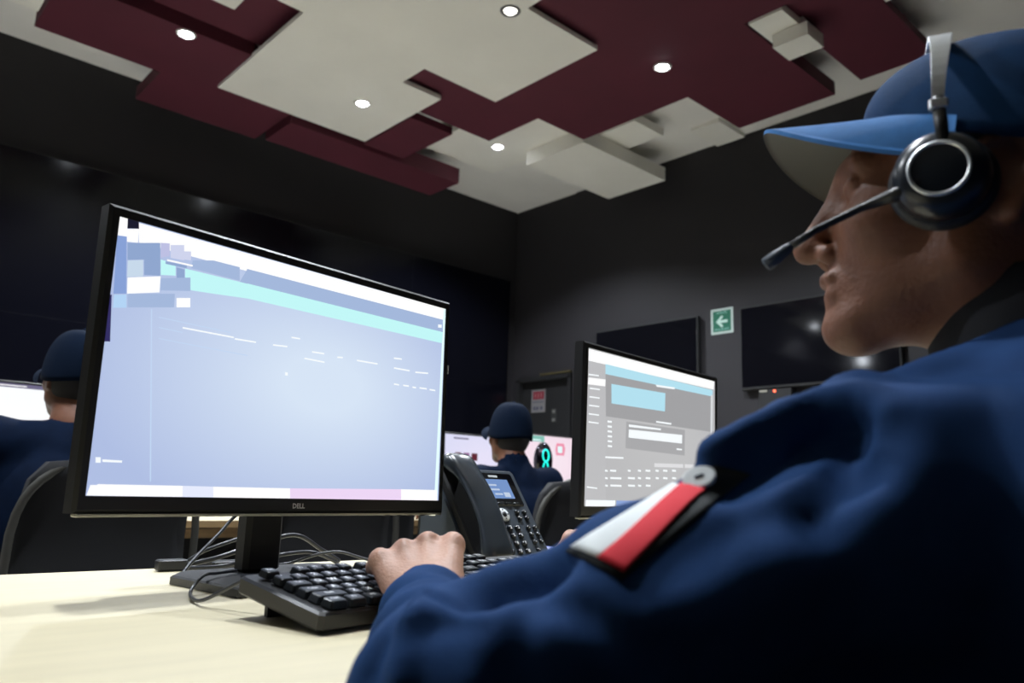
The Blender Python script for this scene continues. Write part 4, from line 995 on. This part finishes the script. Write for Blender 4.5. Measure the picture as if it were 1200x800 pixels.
# hair under the cap
Fh = Field((.52, .06, 1.0), (.82, .34, 1.30), .0035); A = np.array(HM.to_3x3())
Fh.ell(HM @ Vector((-.022, 0, .036)), (.0985, .0795, .089), A, 0)
Fh.ell(HM @ Vector((.060, 0, -.02)), (.075, .15, .085), A, .004, sub=True); Fh.ell(HM @ Vector((.0, 0, -.10)), (.12, .12, .10), A, .01, sub=True)
V, F = Fh.mesh(1); solid('hair', V, F, M_HAIR, ps)
cap(HM, ps, zc=.046, tiltback=-.15, h=.081, dx=-.040)

# sleeve patch: white and red bands with a round badge, laid on the upper arm
bvh = BVHTree.FromPolygons([Vector(v) for v in shirtV], [list(f) for f in shirtF])
def on_sleeve(x, y, lift=.0012):
    d = (at(x, y, 1)-CAM).normalized(); p, n, i, _ = bvh.ray_cast(CAM, d)
    if p is None: p = at(x, y, .45); n = -d
    return p+n*lift
def patch(name, quad, m, parent, lift, n=(14, 8)):
    (ax, ay), (bx, by), (cx, cy), (dx, dy) = quad; vs = []
    for j in range(n[1]+1):
        for i in range(n[0]+1):
            u, v = i/n[0], j/n[1]; x = (ax*(1-u)+bx*u)*(1-v)+(dx*(1-u)+cx*u)*v; y = (ay*(1-u)+by*u)*(1-v)+(dy*(1-u)+cy*u)*v
            vs.append(on_sleeve(x, y, lift))
    m_ = n[0]+1; fs = [[j*m_+i, (j+1)*m_+i, (j+1)*m_+i+1, j*m_+i+1] for j in range(n[1]) for i in range(n[0])]
    N0 = len(vs); low = [on_sleeve_low(v) for v in vs]
    per = list(range(m_))+[j*m_+n[0] for j in range(1, n[1]+1)]+[n[1]*m_+i for i in range(n[0]-1, -1, -1)]+[j*m_ for j in range(n[1]-1, 0, -1)]
    mb = MB(); mb.add(vs+low, fs+[[per[i], per[(i+1) % len(per)], per[(i+1) % len(per)]+N0, per[i]+N0] for i in range(len(per))], 0, True)
    return mb.build(name, m, parent)
def on_sleeve_low(v):
    d = (v-CAM).normalized(); return v+d*.002
M_PB = mat('patch_black', (.006, .010, .012), .8); M_PW = mat('patch_white', (.80, .84, .84), .75, bump=.2, bscale=900); M_PR = mat('patch_red', (.74, .018, .035), .8, bump=.2, bscale=900)
M_PD = mat('patch_navy', (.010, .022, .050), .8, bump=.3, bscale=500)
pt = patch('sleeve_patch', [(664, 646), (838, 545), (880, 556), (729, 681)], M_PB, ps, .0012); pt['label'] = 'black-edged flag patch on the sleeve'
a = patch('white_band', [(672, 641), (790, 569), (808, 572), (702, 656)], M_PW, pt, .0021)
a = patch('red_band', [(702, 656), (800, 569), (826, 577), (730, 673)], M_PR, pt, .0026)
# round badge
hits = []
for ax_ in range(-12, 13, 6):
    for ay_ in range(-8, 9, 4):
        p, n_, i_, _ = bvh.ray_cast(CAM, (at(820+ax_, 563+ay_, 1)-CAM).normalized())
        if p is not None: hits.append((p, n_))
cp = sum([h_[0] for h_ in hits], Vector())/len(hits); cn = sum([h_[1] for h_ in hits], Vector()).normalized(); cn = (cn*.7-(cp-CAM).normalized()*.45+UP*.25).normalized()
near = max((h_[0]-cp).dot(cn) for h_ in hits); cp = cp+cn*(near+.0008)
ux = (RT+UP*.35); ux = (ux-cn*ux.dot(cn)).normalized(); uy = cn.cross(ux); MBd = frame_m(cp, ux, uy, cn) @ Matrix.Diagonal((1.12, .82, 1, 1))
mb = MB(); mb.lathe([(.0086, -.003), (.0086, .0010), (.0080, .0014), (.0001, .0014)], 32, MBd, 0, False); bd = mb.build('round_badge', M_PW, pt)
mb = MB(); mb.box((0, 0, .0018), (.0046, .0014, .0008), MBd); mb.build('badge_mark', M_PD, bd)

# headset
hd = thing('headset', 'black headset with silver band and thin microphone boom over the cap', 'headset', HM @ Vector((.03, 0, .0)))
def HL(x, y, z): return HM @ Vector((x, y, z))
mb = MB(); pts = []
for i in range(41):
    a = pi*(i/40)*1.0; pts.append(Vector((.028-.010*sin(a), .107*cos(a), .036+.089*sin(a)**.72)))
rows_ = []
for i, p in enumerate(pts):
    q = pts[min(i+1, 40)]-pts[max(i-1, 0)]; q.normalize(); nrm = Vector((0, q.z, -q.y)); 
    if nrm.dot(Vector((0, p.y, p.z-.05))) < 0: nrm = -nrm
    hw = .0080*(.45+.55*min(1, sin(pi*i/40)*1.4))
    rows_.append([HM @ (p+Vector((sx_*hw, 0, 0))+nrm*t_) for sx_, t_ in ((-1, 0), (-1, .003), (1, .003), (1, 0))])
vs = [v for r in rows_ for v in r]; fs = [[i*4+k, i*4+(k+1) % 4, (i+1)*4+(k+1) % 4, (i+1)*4+k] for i in range(40) for k in range(4)]
mb.add(vs, fs, 0, False); hb = mb.build('headband', M_SILVER, hd); hb['label'] = 'silver band over the cap'
for s in (1, -1):
    Mc = HM @ Matrix.Translation((.026, s*.0905, -.012)) @ Matrix.Scale(.92, 4) @ Matrix.Rotation(-s*pi/2, 4, 'X') @ Matrix.Rotation(s*.16, 4, 'Y')
    mb = MB(); mb.lathe([(.0001, .028), (.019, .028), (.0265, .0262), (.032, .020), (.034, .010), (.033, .0)], 40, Mc); ec = mb.build('ear_cup', M_GLOSS if 0 else mat('cup_black', (.010, .014, .022), .28, spec=.6), hd)
    mb = MB(); mb.lathe([(.0190, .0275), (.0190, .0292), (.0215, .0290), (.0215, .0268)], 40, Mc); rg = mb.build('cup_ring', M_SILVER, ec)
    mb = MB(); mb.lathe([(.020, .002), (.034, .003), (.0385, -.004), (.036, -.013), (.026, -.015), (.018, -.010)], 36, Mc); mb.build('cushion', mat('cushion', (.008, .009, .012), .5, bump=.3, bscale=300), ec)
    mb = MB(); mb.tube([HL(.026, s*.112, .0), HL(.027, s*.113, .02), HL(.028, s*.109, .042)], .0045, 8); mb.build('arm', M_BLACK, ec)
    mb = MB(); mb.box((0, 0, 0), (.012, .006, .007), HM @ Matrix.Translation((.028, s*.1125, .036)), bev=.001); mb.build('hinge', M_SILVER, ec)
b0 = HL(.040, .110, -.020); b1 = at(1008, 244, .575); b2 = at(955, 270, .575); b3 = at(925, 290, .58); b4 = at(898, 310, .585)
mb = MB(); mb.tube([b0, b0.lerp(b1, .5), b1, b2, b3], [.006, .005, .003, .0028, .003], 10); bm = mb.build('microphone_boom', M_BLACK, hd)
mb = MB(); mb.tube([b3-(b4-b3)*.1, b3, b3.lerp(b4, .5), b4, b4+(b4-b3)*.06], [.003, .0038, .0050, .0056, .003], 12); mb.build('microphone', mat('mic_grey', (.04, .055, .08), .5), bm)

# ---- seated people of the second row, seen from behind
def back_person(H, yaw, label, collar=-.02):
    HM2 = head_frame(Vector(H), yaw, R_(2)); p = thing('person', label, 'person', (H[0], H[1]-.10, 0))
    hx, hy, hz = H; L = []
    F = Field((hx-.45, hy-.35, .68), (hx+.45, hy+.72, hz+.16), .007)
    add_head(F, HM2); nk = HM2 @ Vector((-.05, 0, -.15)); F.cone(HM2 @ Vector((-.022, 0, -.045)), nk, .056, .06, .03)
    F.cone(nk, (hx, hy-.06, hz-.28), .06, .09, .04)
    arms = []
    for s in (-1, 1):
        sh = Vector((hx+s*.20, hy-.05, hz-.205)); el = Vector((hx+s*.25, hy+.13, hz-.42)); wr = Vector((hx+s*.13, hy+.38, D2+.04)); kn = Vector((hx+s*.11, hy+.46, D2+.045)); arms.append((sh, el, wr))
        F.cone((hx, hy-.05, hz-.27), sh, .06, .045, .03); F.cone(sh, el, .04, .034, .02); F.cone(el, wr, .034, .024, .02)
        add_hand(F, wr, kn, s, lateral=Vector((-s, .1, 0)), curl=.8)
    V, Fc = F.mesh(1); V[:, 2] = np.where(V[:, 1] > 3.045, np.maximum(V[:, 2], D2+.001), V[:, 2]); solid('body', V, Fc, M_SKIN, p)
    F = Field((hx-.48, hy-.36, .44), (hx+.48, hy+.50, hz-.06), .009)
    zl_ = (hz-.23+.515)/2; F.ell((hx, hy-.10, zl_), (.18, .13, zl_-.515), None, .04); F.ell((hx, hy-.07, hz-.33), (.20, .125, .13), None, .05)
    for sh, el, wr in arms: F.cone((hx, hy-.06, hz-.215), sh, .075, .07, .04); F.cone(sh, el, .066, .056, .03); F.cone(el, wr, .055, .038, .03)
    F.cone((hx, hy-.06, hz-.23), nk+Vector((0, 0, collar)), .085, .068, .03); F.cone(nk+Vector((0, 0, collar-.01)), HM2 @ Vector((-.03, 0, -.08)), .058, .064, .004, sub=True)
    V, Fc = F.mesh(1); N = normals(V, Fc); V = wrinkle(V, N, [(sh, el, .075, .003, 50, .5) for sh, el, wr in arms], .004, 1)
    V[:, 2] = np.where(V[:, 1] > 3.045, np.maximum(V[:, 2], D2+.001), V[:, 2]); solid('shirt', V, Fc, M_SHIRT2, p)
    F = Field((hx-.30, hy-.36, .0), (hx+.30, hy+.50, .62), .012); F.ell((hx, hy-.12, .575), (.18, .14, .07), None, .02)
    for s in (-1, 1): F.cone((hx+s*.10, hy-.06, .57), (hx+s*.12, hy+.34, .57), .07, .06, .04); F.cone((hx+s*.12, hy+.34, .57), (hx+s*.13, hy+.36, .10), .06, .05, .03)
    V, Fc = F.mesh(1); solid('trousers', V, Fc, M_PANTS, p)
    for s in (-1, 1):
        F = Field((hx+s*.13-.07, hy+.26, -.01), (hx+s*.13+.07, hy+.58, .17), .01); F.cone((hx+s*.13, hy+.36, .045), (hx+s*.13, hy+.48, .035), .045, .038, .03); F.cone((hx+s*.13, hy+.36, .045), (hx+s*.13, hy+.36, .13), .04, .045, .03); V, Fc = F.mesh(1); V[:, 2] = np.maximum(V[:, 2], .001); solid('shoe', V, Fc, M_BLACK, p)
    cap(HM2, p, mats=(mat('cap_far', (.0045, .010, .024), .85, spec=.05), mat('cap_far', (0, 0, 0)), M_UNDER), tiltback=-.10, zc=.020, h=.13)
    hm = Field((hx-.15, hy-.18, hz-.15), (hx+.15, hy+.15, hz+.18), .006); A = np.array(HM2.to_3x3()); hm.ell(HM2 @ Vector((-.020, 0, .010)), (.099, .0795, .105), A, 0)
    hm.ell(HM2 @ Vector((.075, 0, -.02)), (.075, .15, .125), A, .004, sub=True); V, Fc = hm.mesh(1); solid('hair', V, Fc, M_HAIR, p)
    return p
back_person((.615, 2.66, 1.165), R_(98), 'person seen from behind at the left, before the bright white monitor')
back_person((2.36, 2.60, 1.110), R_(78), 'person seen from behind beyond the desk phone', collar=.035)
c1 = make_chair('black office chair behind the person at the left, frame edge catching light', (.63, 2.50, 0), R_(6))
c2 = copy_tree(c1); c2.location = (2.38, 2.43, 0); c2.rotation_euler = (0, 0, 0); c2['label'] = 'black office chair behind the person beyond the desk phone'
for q_, (x, s_) in enumerate(((1.36, 'left'), (1.80, 'right'))):
    c_ = copy_tree(c1); c_.location = (x, 2.56+.46*q_, 0); c_.rotation_euler = (0, 0, 0); c_['label'] = 'empty black office chair glimpsed under the large monitor, %s one of two' % s_
c3_ = copy_tree(c1); c3_.location = (.66, -.22, 0); c3_.rotation_euler = (0, 0, R_(2)); c3_['label'] = 'black office chair under the person in the foreground'
c3_['group'] = 'office chair of the front row'
